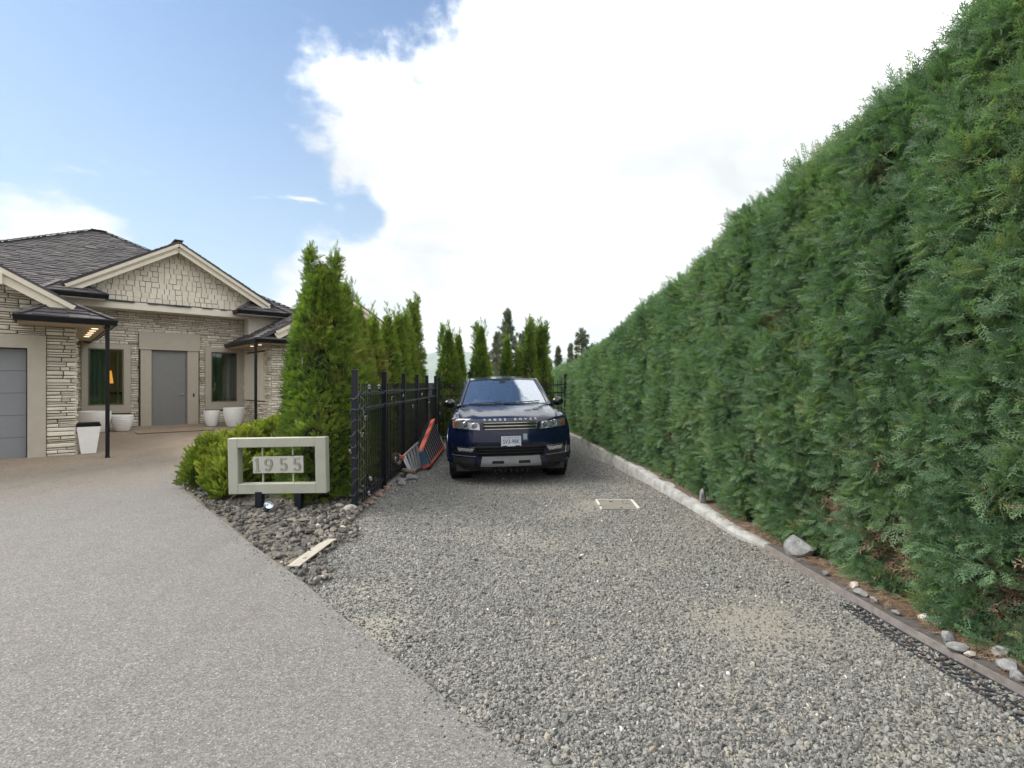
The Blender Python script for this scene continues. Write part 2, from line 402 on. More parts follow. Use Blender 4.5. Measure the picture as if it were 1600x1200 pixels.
pine_leaf = tintmat('grey green pine needle', [(0, (.05, .07, .045)), (.5, (.10, .125, .08)), (1, (.17, .18, .12))], .7, 0, inst=True, transl=.15, var=.2, spec=.3)
dead_m = tintmat('dead brown twig', [(0, (.11, .055, .035)), (.5, (.185, .12, .085)), (1, (.32, .24, .165))], .85, 0, inst=True, transl=.1)
rr = random.Random(3)
proto_collection('hedge_spray', [spray_mesh(rr, .125, 6, 3, .0024, .58, .30, 1.15) for _ in range(6)], hedge_leaf)
proto_collection('column_spray', [spray_mesh(rr, .12, 6, 3, .0027, .55, .10, 1.3) for _ in range(5)], column_leaf)
proto_collection('shrub_spray', [spray_mesh(rr, .16, 8, 1, .006, .55, -.1, 1.6) for _ in range(4)], shrub_leaf)
proto_collection('dead_twig', [spray_mesh(rr, .16, 5, 1, .0022, .7, .5, 1.0) for _ in range(4)], dead_m)
def needle_tuft(rng, n=46):
    V = []; F = []
    for i in range(n):
        d = np.array((rng.gauss(0, 1), rng.gauss(0, 1), rng.gauss(.35, 1))); d = unit(d); s = unit(np.cross(d, (rng.random(), rng.random(), rng.random())))
        b = len(V); l = rng.uniform(.7, 1.1); V.extend([d*.08-s*.05, d*.08+s*.05, d*l+s*.03, d*l-s*.03]); F.append((b, b+1, b+2, b+3))
    return V, F
proto_collection('pine_tuft', [needle_tuft(rr) for _ in range(4)], pine_leaf)
def stone_mesh(rng, jag=.28):
    import bmesh
    bm = bmesh.new(); bmesh.ops.create_icosphere(bm, subdivisions=1, radius=.5)
    for v in bm.verts:
        v.co *= 1+rng.uniform(-jag, jag)
        v.co.x *= 1.0; v.co.z *= .8
    # a couple of flat cleaved faces
    for _ in range(3):
        n = Vector((rng.gauss(0, 1), rng.gauss(0, 1), rng.gauss(0, 1))).normalized(); c = rng.uniform(.25, .38)
        for v in bm.verts:
            k = v.co.dot(n)
            if k > c: v.co -= n*(k-c)
    V = [tuple(v.co) for v in bm.verts]; F = [tuple(x.index for x in f.verts) for f in bm.faces]; bm.free()
    return V, F
proto_collection('pebble', [stone_mesh(rr) for _ in range(6)], pebble_m)
proto_collection('basalt', [stone_mesh(rr, .22) for _ in range(6)], rock_m)
# ------------------------------------------------------------ the setting: ground, drives, hill, lake
def mat_ground():
    m, T = newmat('dry soil')
    co = T.n('ShaderNodeTexCoord').outputs['Object']
    n = T.n('ShaderNodeTexNoise', {'Vector': co, 'Scale': .05, 'Detail': 9.0, 'Roughness': .65})
    n2 = T.n('ShaderNodeTexNoise', {'Vector': co, 'Scale': 9.0, 'Detail': 8.0, 'Roughness': .7})
    c = T.mix(T.rng(n.outputs[0], .4, .6), (.085, .10, .045), (.20, .18, .12))
    c = T.mix(T.rng(n2.outputs[0], .35, .65, 0, .5), c, (.13, .10, .075))
    b = T.n('ShaderNodeBsdfPrincipled', {'Base Color': c, 'Roughness': .95})
    T.t.links.new(T.n('ShaderNodeBump', {'Height': n2.outputs[0], 'Strength': .6, 'Distance': .02}).outputs[0], b.inputs['Normal'])
    T.n('ShaderNodeOutputMaterial', {'Surface': b}); return m
soil_m = mat_ground()
def ground_z(x, y):
    z = G(x, y)-.05
    r = np.maximum(0, y-17.5)
    drop = 42*smooth01(r/160)
    far = 6*(fbm(x/60+3, y/60)-.5)*smooth01(r/60)
    return z-drop+far
xs = np.unique(np.concatenate([-np.geomspace(14, 9000, 26), np.linspace(-14, 8, 45), np.geomspace(8, 9000, 26)]))
ys = np.unique(np.concatenate([-np.geomspace(6, 3000, 12), np.linspace(-6, 20, 50), np.geomspace(20, 1400, 36)]))
XX, YY = np.meshgrid(xs, ys); ZZ = ground_z(XX, YY)
V = np.stack([XX.ravel(), YY.ravel(), ZZ.ravel()], 1); nx = len(xs)
F = [(j*nx+i, j*nx+i+1, (j+1)*nx+i+1, (j+1)*nx+i) for j in range(len(ys)-1) for i in range(nx-1)]
tag(mkobj('ground', V, F, soil_m, smooth=True), kind='structure')
# lake and the hills beyond it
m, T = newmat('lake water')
co = T.n('ShaderNodeTexCoord').outputs['Object']
nw = T.n('ShaderNodeTexNoise', {'Vector': co, 'Scale': .3, 'Detail': 5.0})
b = T.n('ShaderNodeBsdfPrincipled', {'Base Color': (.05, .10, .13, 1), 'Roughness': .12})
T.t.links.new(T.n('ShaderNodeBump', {'Height': nw.outputs[0], 'Strength': .3, 'Distance': .3}).outputs[0], b.inputs['Normal'])
T.n('ShaderNodeOutputMaterial', {'Surface': b})
tag(mkobj('lake', [(-9000, 1300, -46), (9000, 1300, -46), (9000, 6500, -46), (-9000, 6500, -46)], [(0, 1, 2, 3)], m), kind='structure')
hill_m = pbr('far forested hill', (.085, .12, .07), .95, var=.35, vscale=.004)
def hills():
    n = 220; mrow = 26; V = []
    for j in range(mrow+1):
        for i in range(n+1):
            x = -9000+18000*i/n; t = j/mrow; y = 4300+2600*t
            ridge = 250+120*fbm(np.array(x/1500+7.3), np.array(2.2), 4)+120*math.exp(-((x+640)/520)**2)+70*math.exp(-((x-1500)/900)**2)
            h = -50+ridge*math.sin(min(t*1.25, 1)*math.pi/2)**.8*(.85+.3*float(fbm(np.array(x/400), np.array(y/400), 5)))
            V.append((x, y, h if j < mrow else -60))
    F = [(j*(n+1)+i, j*(n+1)+i+1, (j+1)*(n+1)+i+1, (j+1)*(n+1)+i) for j in range(mrow) for i in range(n)]
    return mkobj('hills', V, F, hill_m, smooth=True)
tag(hills(), kind='structure')

# drive edge, from the near side to the house
EDGE = [(12, -3.2), (4.2, -2.2), (2.6, -.35), (1.2, .95), (.35, 1.86), (-.166, 2.365), (-.49, 2.74), (-.80, 3.09), (-1.13, 3.44), (-1.43, 3.80), (-1.77, 4.19), (-2.17, 4.61), (-2.57, 5.03), (-3.24, 5.80),
        (-4.03, 6.65), (-5.04, 7.80), (-5.75, 8.75), (-6.15, 9.7), (-6.45, 11.0), (-6.9, 12.8), (-7.6, 15.2), (-7.95, 16.0)]
def edge_x(y):
    ys_ = [p[1] for p in EDGE]; xs_ = [p[0] for p in EDGE]
    return np.interp(y, ys_, xs_)
def mat_drive():
    m, T = newmat('exposed aggregate concrete')
    co = T.n('ShaderNodeTexCoord').outputs['Object']
    vo = T.n('ShaderNodeTexVoronoi', {'Vector': co, 'Scale': 130.0})
    vo2 = T.n('ShaderNodeTexVoronoi', {'Vector': co, 'Scale': 210.0})
    sp = T.n('ShaderNodeSeparateColor', {0: vo.outputs['Color']}); sp2 = T.n('ShaderNodeSeparateColor', {0: vo2.outputs['Color']})
    c = T.ramp(sp.outputs[0], [(0, (.038, .038, .040)), (.25, (.088, .088, .090)), (.5, (.150, .149, .150)), (.75, (.205, .202, .198)), (.92, (.25, .23, .20)), (1, (.46, .45, .43))])
    c2 = T.ramp(sp2.outputs[1], [(0, (.08, .08, .082)), (.6, (.163, .162, .162)), (1, (.28, .277, .272))])
    c = T.mix(.35, c, c2)
    big = T.n('ShaderNodeTexNoise', {'Vector': co, 'Scale': .55, 'Detail': 6.0, 'Roughness': .6})
    c = T.mix(T.rng(big.outputs[0], .38, .66, 0, .35), c, (.150, .147, .143))
    # warm sunlight painted into the colour: brighter and browner towards the porch
    ps = T.n('ShaderNodeSeparateXYZ', {0: co})
    wv = T.math('SUBTRACT', T.math('MULTIPLY', ps.outputs[1], .734), T.math('MULTIPLY', ps.outputs[0], .679))
    c = T.mix(T.rng(wv, 8, 15, 0, .95, smooth=True), c, T.mix(1.0, c, (1.95, 1.58, 1.18), 'MULTIPLY'))
    st = T.n('ShaderNodeTexNoise', {'Vector': co, 'Scale': 2.4, 'Detail': 8.0, 'Roughness': .7})
    c = T.mix(T.rng(st.outputs[0], .52, .72, 0, .40), c, (.10, .093, .085))
    mp = T.n('ShaderNodeMapping', {0: co}); mp.inputs['Rotation'].default_value = (0, 0, .75); mp.inputs['Scale'].default_value = (1.6, .13, 1)
    tk = T.n('ShaderNodeTexNoise', {'Vector': mp, 'Scale': 1.3, 'Detail': 4.0})
    c = T.mix(T.rng(tk.outputs[0], .54, .68, 0, .22), c, (.085, .08, .078))
    c = T.mix(1.0, c, (.78, .77, .755), 'MULTIPLY')
    b = T.n('ShaderNodeBsdfPrincipled', {'Base Color': c, 'Roughness': .85})
    T.t.links.new(T.n('ShaderNodeBump', {'Height': vo.outputs['Distance'], 'Strength': .55, 'Distance': .004}).outputs[0], b.inputs['Normal'])
    T.n('ShaderNodeOutputMaterial', {'Surface': b}); return m
drive_m = mat_drive()
def driveway():
    rows = []
    yy = np.concatenate([np.linspace(-3.2, 9, 80), np.linspace(9.3, 22, 40)])
    V = []; K = 40
    for y in yy:
        xe = float(edge_x(min(y, 16.0))) if y < 16 else -7.95
        for k in range(K+1):
            x = xe-(k/K)**1.8*(30+xe)
            V.append((x, y, float(G(np.array(x), np.array(y)))+.03))
    n = K+1; F = [(j*n+k, j*n+k+1, (j+1)*n+k+1, (j+1)*n+k) for j in range(len(yy)-1) for k in range(K)]
    b = len(V)
    for j in range(len(yy)):   # the slab's edge face
        v = V[j*n]; V.append((v[0]+.006, v[1], v[2]-.10))
    F += [(j*n, (j+1)*n, b+j+1, b+j) for j in range(len(yy)-1)]
    o = mkobj('driveway', V, F, drive_m, smooth=40); return tag(o, kind='structure')
driveway()
JOINTX = None

# gravel yard
def dust(x, y):
    v = np.zeros_like(x)
    for cx, cy, rx, ry, a in ((1.55, 3.45, .55, .55, 1), (.9, 4.6, .7, .4, .35), (-1.05, 3.95, .45, .3, .9), (-1.15, 4.7, .35, .35, .7), (.15, 5.2, .9, .5, .45), (.6, 6.4, .5, .3, .7), (1.0, 6.55, .3, .3, .8),
                              (-.9, 3.35, .3, .35, .7), (.2, 3.0, .5, .3, .35), (.0, 7.6, .9, .4, .4), (1.9, 4.3, .4, .5, .4)):
        v = np.maximum(v, a*np.exp(-(((x-cx)/rx)**2+((y-cy)/ry)**2)*(.7+.9*fbm(x*3, y*3))))
    return np.clip(v*1.0+1.9*(fbm(x*.9+9, y*.9)-.49)+.7*(fbm(x*3+2, y*3)-.5), 0, 1)
def mat_gravel():
    m, T = newmat('crushed stone bed')
    co = T.n('ShaderNodeTexCoord').outputs['Object']
    vo = T.n('ShaderNodeTexVoronoi', {'Vector': co, 'Scale': 62.0}); vo2 = T.n('ShaderNodeTexVoronoi', {'Vector': co, 'Scale': 150.0})
    sp = T.n('ShaderNodeSeparateColor', {0: vo.outputs['Color']}); sp2 = T.n('ShaderNodeSeparateColor', {0: vo2.outputs['Color']})
    c = T.ramp(sp.outputs[0], [(0, (.06, .06, .058)), (.3, (.13, .13, .125)), (.6, (.19, .19, .18)), (.85, (.24, .232, .21)), (.95, (.30, .28, .25)), (1, (.42, .4, .37))])
    c2 = T.ramp(sp2.outputs[0], [(0, (.07, .07, .067)), (.6, (.15, .148, .138)), (1, (.26, .25, .22))])
    c = T.mix(.4, c, c2)
    dv = T.n('ShaderNodeAttribute', attribute_name='dust').outputs['Fac']
    nz = T.n('ShaderNodeTexNoise', {'Vector': co, 'Scale': 26.0, 'Detail': 6.0, 'Roughness': .7})
    f = T.math('MULTIPLY', T.math('MULTIPLY', dv, T.rng(nz.outputs[0], .3, .62, .35, 1.0)), .85)
    c = T.mix(f, c, T.mix(T.rng(nz.outputs[0], .35, .65), (.17, .155, .125), (.225, .21, .178)))
    b = T.n('ShaderNodeBsdfPrincipled', {'Base Color': c, 'Roughness': .95})
    h = T.math('MULTIPLY', T.math('SUBTRACT', 1.0, vo.outputs['Distance']), T.math('SUBTRACT', 1.0, T.math('MULTIPLY', f, .8)))
    T.t.links.new(T.n('ShaderNodeBump', {'Height': h, 'Strength': .9, 'Distance': .012}).outputs[0], b.inputs['Normal'])
    T.n('ShaderNodeOutputMaterial', {'Surface': b}); return m
KERB = [(2.62, 1.0), (2.6, 2.6), (2.55, 3.0), (2.516, 3.36), (2.49, 3.914), (2.44, 4.93), (2.31, 5.3), (2.26, 5.98), (2.18, 6.92), (2.06, 8.0), (1.876, 9.62), (1.6, 10.9), (1.37, 12.2), (1.30, 13.4)]
def kerb_x(y): return np.interp(y, [p[1] for p in KERB], [p[0] for p in KERB])
def gz(x, y): return G(x, y)+.012*(fbm(x*1.5, y*1.5)-.5)*2
def gravel_yard():
    nx_, ny_ = 110, 260; x = np.linspace(-4.2, 1, nx_+1); V = []; dv = []
    yy = np.concatenate([np.linspace(-3, 6, 170), np.linspace(6.04, 14.6, ny_-169)])
    us = np.linspace(0, 1, nx_+1)
    XX = []; YY = []
    for y in yy:
        x1 = float(kerb_x(y))+.02
        x0 = min(float(edge_x(y))-.1, x1-.2) if y < 6 else -2.35-.02*0
        x0 = max(x0, -4.2) if y < 6 else -2.4
        if y < 1.0: x1 = 6+0*y
        XX.append(x0+(x1-x0)*us); YY.append(np.full(nx_+1, y))
    XX = np.array(XX); YY = np.array(YY); ZZ = gz(XX, YY)
    V = np.stack([XX.ravel(), YY.ravel(), ZZ.ravel()], 1); n = nx_+1
    F = [(j*n+i, j*n+i+1, (j+1)*n+i+1, (j+1)*n+i) for j in range(len(yy)-1) for i in range(nx_)]
    o = mkobj('gravel_yard', V, F, mat_gravel(), smooth=True)
    a = o.data.attributes.new('dust', 'FLOAT', 'POINT'); a.data.foreach_set('value', dust(XX.ravel(), YY.ravel()).astype(np.float32))
    return tag(o, kind='structure')
gravel_yard()
def in_gravel(x, y):
    ok = (x < kerb_x(y)-.015) & (x > edge_x(y)+.01)
    left = np.where(y < 6.35, -9.0, -1.93)
    return ok & (x > left) & (y < 13.1)
def stones_on_gravel():
    n = 430000
    y = 1.6+(12.6-1.6)*NR.random(n)**1.75; x = NR.uniform(-3.6, 2.7, n)
    d = dust(x, y); keep = in_gravel(x, y) & (NR.random(n) > d*.82) & (NR.random(n) < .80+.6*(fbm(x*2.3, y*2.3)-.5))
    # rock bed takes over left of the gravel
    bedf = smooth01((-x-1.60-.08*(y-4.2)+.25*(fbm(x*5, y*5)-.5))/.3)*(y > 4.0)
    keep &= NR.random(n) > bedf*.8
    x = x[keep]; y = y[keep]; n = len(x)
    s = NR.lognormal(math.log(.0128), .36, n); s = np.clip(s, .006, .04)*(1+.22*smooth01((3.2-y)/1.3))
    z = gz(x, y)+s*.12
    sz = np.stack([s*NR.uniform(.8, 1.3, n), s*NR.uniform(.8, 1.3, n), s*NR.uniform(.6, 1.0, n)], 1)
    t = NR.random(n)**1.1*.9; t[NR.random(n) < .005] = 1.0
    scatter('loose_gravel', 'pebble', np.stack([x, y, z], 1), NR.uniform(0, 6.28, (n, 3)), sz, t)
stones_on_gravel()

# planting bed between drive and fence: dark crushed rock over soil
def bed():
    yy = np.linspace(3.95, 16.5, 90); V = []; n = 41
    for y in yy:
        x0 = float(edge_x(y))+.0; x1 = -1.66-.10*(y-4) if y < 6.4 else -2.0
        if y > 6.4: x1 = -1.99
        x1 = max(x1, x0+.02)
        for i in range(n):
            x = x0+(x1-x0)*i/(n-1); e = min(i/(n-1), 1-i/(n-1))
            V.append((x, y, float(G(np.array(x), np.array(y)))+.002+.06*min(e*5, 1)*float(smooth01((y-4.3)/1.5))*(1 if y > 6.4 else 1-i/(n-1))+.02*float(fbm(np.array(x*3), np.array(y*3)))))
    F = [(j*n+i, j*n+i+1, (j+1)*n+i+1, (j+1)*n+i) for j in range(len(yy)-1) for i in range(n-1)]
    return tag(mkobj('planting_bed', V, F, pbr('dark bed soil', (.085, .075, .06), .95, var=.35, vscale=9, bump=1, bscale=40), smooth=True), kind='structure')
bed()
def bed_z(x, y): return G(x, y)+.045*smooth01((y-4.3)/1.5)
def bed_rocks():
    n = 30000; y = 3.9+(15.5-3.9)*NR.random(n)**1.6; x = NR.uniform(-7.6, -.9, n)
    lim = np.where(y < 6.5, -1.62-.09*(y-4)+.45*(fbm(x*4, y*4)-.42), -2.0)
    keep = (x > edge_x(y)+.03) & (x < lim)
    x = x[keep]; y = y[keep]; n = len(x)
    s = np.clip(NR.lognormal(math.log(.038), .40, n), .016, .085)
    z = bed_z(x, y)+s*.1+NR.uniform(0, .02, n)
    sz = np.stack([s*NR.uniform(.8, 1.4, n), s*NR.uniform(.8, 1.3, n), s*NR.uniform(.6, 1.0, n)], 1)
    t = np.clip(NR.random(n)*.85+.15*(x > -2.5), 0, .96); t[NR.random(n) < .02] = 1
    scatter('crushed_rock', 'basalt', np.stack([x, y, z], 1), NR.uniform(0, 6.28, (n, 3)), sz, t)
bed_rocks()
def rock_object(name, x, y, z, r, mat, seed, flat=.7, jag=.10, sub=3, label=None, cat='rock', group=None, stretch=(1, 1)):
    import bmesh
    rg = random.Random(seed); bm = bmesh.new(); bmesh.ops.create_icosphere(bm, subdivisions=sub, radius=1)
    ph = [rg.uniform(0, 6.28) for _ in range(6)]
    cuts = [(Vector((rg.gauss(0, 1), rg.gauss(0, 1), rg.gauss(0, 1))).normalized(), rg.uniform(.48, .85)) for _ in range(11 if jag > .08 else 2)]
    for v in bm.verts:
        c = v.co
        k = 1+jag*(math.sin(2.3*c.x+ph[0])+math.sin(3.1*c.y+ph[1])+math.sin(2.7*c.z+ph[2]))+jag*.35*math.sin(7*c.x+5*c.y+ph[3])
        v.co = c*k
        for n_, d_ in cuts:
            q = v.co.dot(n_)
            if q > d_: v.co -= n_*(q-d_)*.85
        v.co = Vector((v.co.x*r*stretch[0], v.co.y*r*stretch[1], v.co.z*r*flat))
    V = [tuple(v.co) for v in bm.verts]; F = [tuple(q.index for q in f.verts) for f in bm.faces]; bm.free()
    o = mkobj(name, V, F, mat, smooth=28 if jag > .08 else True); o.location = (x, y, z); o.rotation_euler = (0, 0, rg.uniform(0, 3))
    return tag(o, label, cat, group)
# individual rocks large enough to pick out in front of the sign
src = [rock_object('rock', 0, 0, -5, 1, rock1_m, 40+i, flat=.62, jag=.10, sub=2) for i in range(5)]
spots = []
cand = [(R.uniform(-3.3, -1.75), R.uniform(4.5, 6.6)) for _ in range(900)]
for x, y in cand:
    if len(spots) >= 110: break
    if x < edge_x(y)+.12 or x > -1.80-.05*(y-4.3): continue
    if all((x-a)**2+(y-b)**2 > .0075 for a, b in spots): spots.append((x, y))
for i, (x, y) in enumerate(spots):
    o = src[i] if i < 5 else src[i % 5].copy()
    if i >= 5: COL.objects.link(o)
    s = R.uniform(.036, .062); o.scale = (s*R.uniform(.9, 1.3), s, s*R.uniform(.8, 1.1)); o.location = (x, y, float(bed_z(np.array(x), np.array(y)))+s*.35)
    o.rotation_euler = (R.uniform(-.3, .3), R.uniform(-.3, .3), R.uniform(0, 6.2))
    tag(o, 'fist sized dark crushed rock in the bed between sign and driveway', 'rock', 'crushed rocks in front of the house number sign')
rock_object('rock', -1.99, 6.28, .05, .085, pale_m, 91, .8, .03, 3, 'large pale rounded stone touching the foot of the nearest fence post', 'stone', stretch=(1.15, .9))
rock_object('rock', -2.18, 6.45, .05, .065, pale_m, 92, .75, .04, 3, 'smaller pale rounded stone behind the large one by the fence post', 'stone', stretch=(1.2, .9))
rock_object('rock', -2.72, 6.75, .07, .045, pale_m, 93, .8, .03, 3, 'small white pebble under the sign beside its right leg', 'stone')
rock_object('rock', -2.33, 5.9, .05, .05, pbr('greenish lichen stone', (.19, .19, .13), .9, var=.2, bump=.5), 94, .6, .08, 3, 'flat greenish stone in the rock bed left of the pale stones', 'stone', stretch=(1.5, .8))

# timber edging and soil strip under the hedge
def strip(name, pts_in, pts_out, zt, mat, zin=0.0, extra=None):
    mb = MB(); n = len(pts_in); V = []
    for (a, b) in zip(pts_in, pts_out):
        za = float(G(np.array(a[0]), np.array(a[1]))); V += [(a[0], a[1], za-.08), (a[0], a[1], za+zt), (b[0], b[1], za+zt), (b[0], b[1], za-.08)]
    F = [(4*i+k, 4*i+k+1, 4*i+k+5, 4*i+k+4) for i in range(n-1) for k in range(3)] + [(0, 1, 2, 3), (4*n-4, 4*n-1, 4*n-2, 4*n-3)]
    return mkobj(name, V, F, mat)
def hedge_soil():
    m, T = newmat('leaf litter soil')
    co = T.n('ShaderNodeTexCoord').outputs['Object']
    n = T.n('ShaderNodeTexNoise', {'Vector': co, 'Scale': 45.0, 'Detail': 8.0, 'Roughness': .75})
    c = T.ramp(n.outputs[0], [(.3, (.05, .032, .024)), (.5, (.105, .075, .056)), (.62, (.17, .125, .09)), (.75, (.28, .225, .16))])
    b = T.n('ShaderNodeBsdfPrincipled', {'Base Color': c, 'Roughness': .95})
    T.t.links.new(T.n('ShaderNodeBump', {'Height': n.outputs[0], 'Strength': 1.0, 'Distance': .02}).outputs[0], b.inputs['Normal'])
    T.n('ShaderNodeOutputMaterial', {'Surface': b})
    V = []; yy = np.linspace(-3, 17, 100); n = 16
    for y in yy:
        x0 = float(kerb_x(y))+.09; h = float(np.interp(y, [0, 4.8, 8, 11.5, 14], [.0, .0, .09, .32, .35]))
        for i in range(n):
            x = x0+2.6*i/(n-1); V.append((x, y, float(G(np.array(x0), np.array(y)))+h+.03+.05*min(i/3, 1)+.03*float(fbm(np.array(x*4), np.array(y*4)))))
    F = [(j*n+i, j*n+i+1, (j+1)*n+i+1, (j+1)*n+i) for j in range(len(yy)-1) for i in range(n-1)]
    return tag(mkobj('hedge_soil', V, F, m, smooth=True), kind='structure')
hedge_soil()
# fallen brown cedar sprays on the soil strip
n = 4200; y = NR.uniform(1.2, 6.5, n); x = kerb_x(y)+.10+NR.random(n)**1.5*.55
z = G(kerb_x(y), y)+.075+NR.uniform(0, .02, n)
scatter('fallen_cedar_litter', 'dead_twig', np.stack([x, y, z], 1), np.stack([NR.uniform(-.3, .3, n), NR.uniform(-.3, .3, n), NR.uniform(0, 6.28, n)], 1), NR.uniform(.3, .7, n), NR.random(n)**.8)
n = 500; y = NR.uniform(4.6, 10, n); x = kerb_x(y)-.02-NR.random(n)**1.8*.45
scatter('fallen_cedar_litter', 'dead_twig', np.stack([x, y, gz(x, y)+.012], 1), np.stack([NR.uniform(-.2, .2, n), NR.uniform(-.2, .2, n), NR.uniform(0, 6.28, n)], 1), NR.uniform(.25, .6, n), .4+.6*NR.random(n))
# the board: a broad brown top with a paler worn arris
ep = [(2.66, .2), (2.62, 1.8), (2.605, 2.6), (2.55, 3.0), (2.516, 3.36), (2.49, 3.914), (2.465, 4.45), (2.44, 4.93)]
er = root('edging_board', (2.5, 3.4, 0), label='long brown purple board edging the gravel under the near hedge', cat='edging')
adopt(strip('board', [(a+.006, b) for a, b in ep], [(a+.105, b) for a, b in ep], .055, timber_m), er)
adopt(strip('worn_arris', [(a-.008, b) for a, b in ep], [(a+.0055, b) for a, b in ep], .056, timber2_m), er)
# concrete kerb: an irregular low wall growing towards the car
def kerb():
    yy = np.linspace(4.95, 13.4, 70); V = []; rg = random.Random(4)
    for i, y in enumerate(yy):
        x = float(kerb_x(y)); h = float(np.interp(y, [4.9, 5.3, 8, 9.6, 11.5, 13.4], [.035, .06, .13, .21, .34, .36])); w = float(np.interp(y, [4.9, 5.3, 6.5, 9, 11, 13], [.06, .17, .2, .2, .17, .17]))
        jx = .035*(float(fbm(np.array(y*2.2), np.array(3.3)))-.5)*2*(1 if y < 9.6 else .1); jh = .03*(float(fbm(np.array(y*3), np.array(8.3)))-.5)*2*(1 if y < 9.6 else .1)
        g = float(G(np.array(x), np.array(y)))
        V += [(x+jx, y, g-.1), (x+jx+.004, y, g+h*.5), (x+jx+.02, y, g+h+jh-.012), (x+jx+.05, y, g+h+jh+.006), (x+w*.6, y, g+h+.012+jh*.6), (x+w+.4*jx, y, g+h+jh), (x+w+.01, y, g-.1)]
    n = 7; F = [(i*n+k, i*n+k+1, (i+1)*n+k+1, (i+1)*n+k) for i in range(len(yy)-1) for k in range(n-1)] + [tuple(range(n))]
    o = mkobj('concrete_kerb', V, F, concrete_m, smooth=35)
    return tag(o, 'rough pale concrete kerb rising along the far hedge beside the car', 'kerb')
kerb()
rock_object('boulder', 2.60, 4.60, .11, .145, bluestone_m, 11, 1.15, .10, 3, 'big grey angular boulder at the end of the concrete kerb', 'boulder', stretch=(.85, 1.0))
rock_object('boulder', 2.37, 6.35, .20, .10, bluestone_m, 12, 1.5, .10, 3, 'upright grey slab of rock poking out of the hedge above the kerb', 'boulder', stretch=(.9, .5))
ORD = 'first second third fourth fifth sixth seventh eighth ninth tenth eleventh twelfth thirteenth fourteenth fifteenth sixteenth seventeenth'.split()
small = [(1447, 965, .055), (1468, 975, .05), (1482, 998, .06), (1495, 1012, .05), (1565, 1018, .055), (1573, 1040, .065), (1540, 997, .035), (1335, 915, .05), (1345, 925, .045), (1290, 895, .035), (1367, 936, .035), (1400, 955, .03), (1590, 1056, .04), (1456, 957, .035), (1515, 1020, .03), (1525, 985, .03)]
for i, (px, py, r_) in enumerate(small):
    d = 1.52*800/(py-600); x = (px-800)/800*d
    rock_object('rock', x, d, .068+r_*.2, r_*.92, bluestone_m if i % 7 else pale_m, 60+i, .75, .10, 2, ORD[sorted(range(len(small)), key=lambda q: -small[q][1]).index(i)]+' small stone from the camera lying in the brown litter behind the edging board', 'stone', 'small stones along the edging board', stretch=(1.2, .9))
# black plastic grid with diagonal ribs, half filled with gravel
gr = root('drain_grid', (2.45, 3.0, 0), label='black plastic ribbed grid strip lying in the gravel along the board', cat='grid')
def grid_pt(s, t):   # s across 0..1, t metres along y
    y = t; xr = float(kerb_x(y))-.012; wd = float(np.interp(y, [1.6, 2.2, 3.0, 3.7, 3.75], [.22, .20, .165, .12, .0])); x = xr-wd*(1-s)
    return Vector((x, y, float(gz(np.array(x), np.array(y)))-.001))
mb = MB()
for k in range(int((3.74-1.5)/.05)+1):
    t = 1.5+k*.05
    for s0, s1 in ((0, .5), (.5, 1)):
        a = grid_pt(s0, t+(.03 if s0 == 0 else 0)); b_ = grid_pt(s1, t+(.0 if s0 == 0 else .03))
        if (b_-a).length > .02: mb.bar(a, b_, .014, .022)
mb.build('rib', rubber_m, gr)
for s_ in (0.02, .5, .98):
    mb = MB()
    for k in range(22): mb.bar(grid_pt(s_, 1.5+k*.1), grid_pt(s_, 1.6+k*.1), .010, .026)
    mb.build('rail', rubber_m, gr)
# access cover let into the gravel
ac = root('access_cover', (1.36, 6.6, float(gz(np.array(1.36), np.array(6.6)))), (0, 0, -.03), 'square tan access cover with a white rim set in the gravel before the car', 'cover')
mb = MB().box(-.21, -.22, -.02, .21, .265, .012, .005); mb.build('lid', pbr('tan plastic lid', (.165, .155, .135), .8, var=.2, bump=.4, dirt=.4), ac, keep=False)
wh = pbr('chalky white rim', (.45, .44, .41), .8, var=.15, dirt=.5)
MB().box(-.24, .272, -.02, .24, .285, .022, .004).build('rim', wh, ac, keep=False)
MB().box(.218, -.2, -.02, .250, .268, .026, .004).build('rim', wh, ac, keep=False)
MB().box(-.250, -.02, -.02, -.218, .268, .022, .004).build('rim', wh, ac, keep=False)
MB().box(-.245, -.22, -.02, -.222, -.10, .018, .004).build('rim', wh, ac, keep=False)
MB().lathe([(0, .016), (.018, .016), (.018, .01)], (-.06, .18, 0), 10).build('bolt', black_m, ac, keep=False)
MB().lathe([(0, .016), (.016, .016), (.016, .01)], (.02, -.16, 0), 10).build('bolt', black_m, ac, keep=False)
# board lying at the border of the drive
pl = MB()
a = Vector((-1.865, 4.36, .035)); b_ = Vector((-1.80, 5.08, .05))
dv = (b_-a).normalized(); sv = Vector((dv.y, -dv.x, 0))
V = []
for zz in (0.004, .015):
    V += [a-sv*.055+Vector((0, 0, zz)), a+sv*.05+Vector((0, .01, zz)), b_+sv*.05-dv*.05+Vector((0, 0, zz)), b_+sv*.07+Vector((0, 0, zz)), b_-sv*.02+Vector((0, 0, zz)), b_-sv*.052-dv*.16+Vector((0, 0, zz))]
pl.add(V, [(0, 1, 2, 3, 4, 5), (11, 10, 9, 8, 7, 6)]+[(i, (i+1) % 6, 6+(i+1) % 6, 6+i) for i in range(6)])
ob = pl.build('wooden_board', plank_m); tag(ob, 'broken pale board lying across the gravel beside the driveway', 'board')

# stray gravel spilled over the edge of the slab
n = 450; y = 2.0+9*NR.random(n)**1.5; x = edge_x(y)-NR.exponential(.07, n)
s = NR.uniform(.006, .016, n)
scatter('stray_gravel', 'pebble', np.stack([x, y, G(x, y)+.033], 1), NR.uniform(0, 6.28, (n, 3)), s, NR.random(n)*.9)

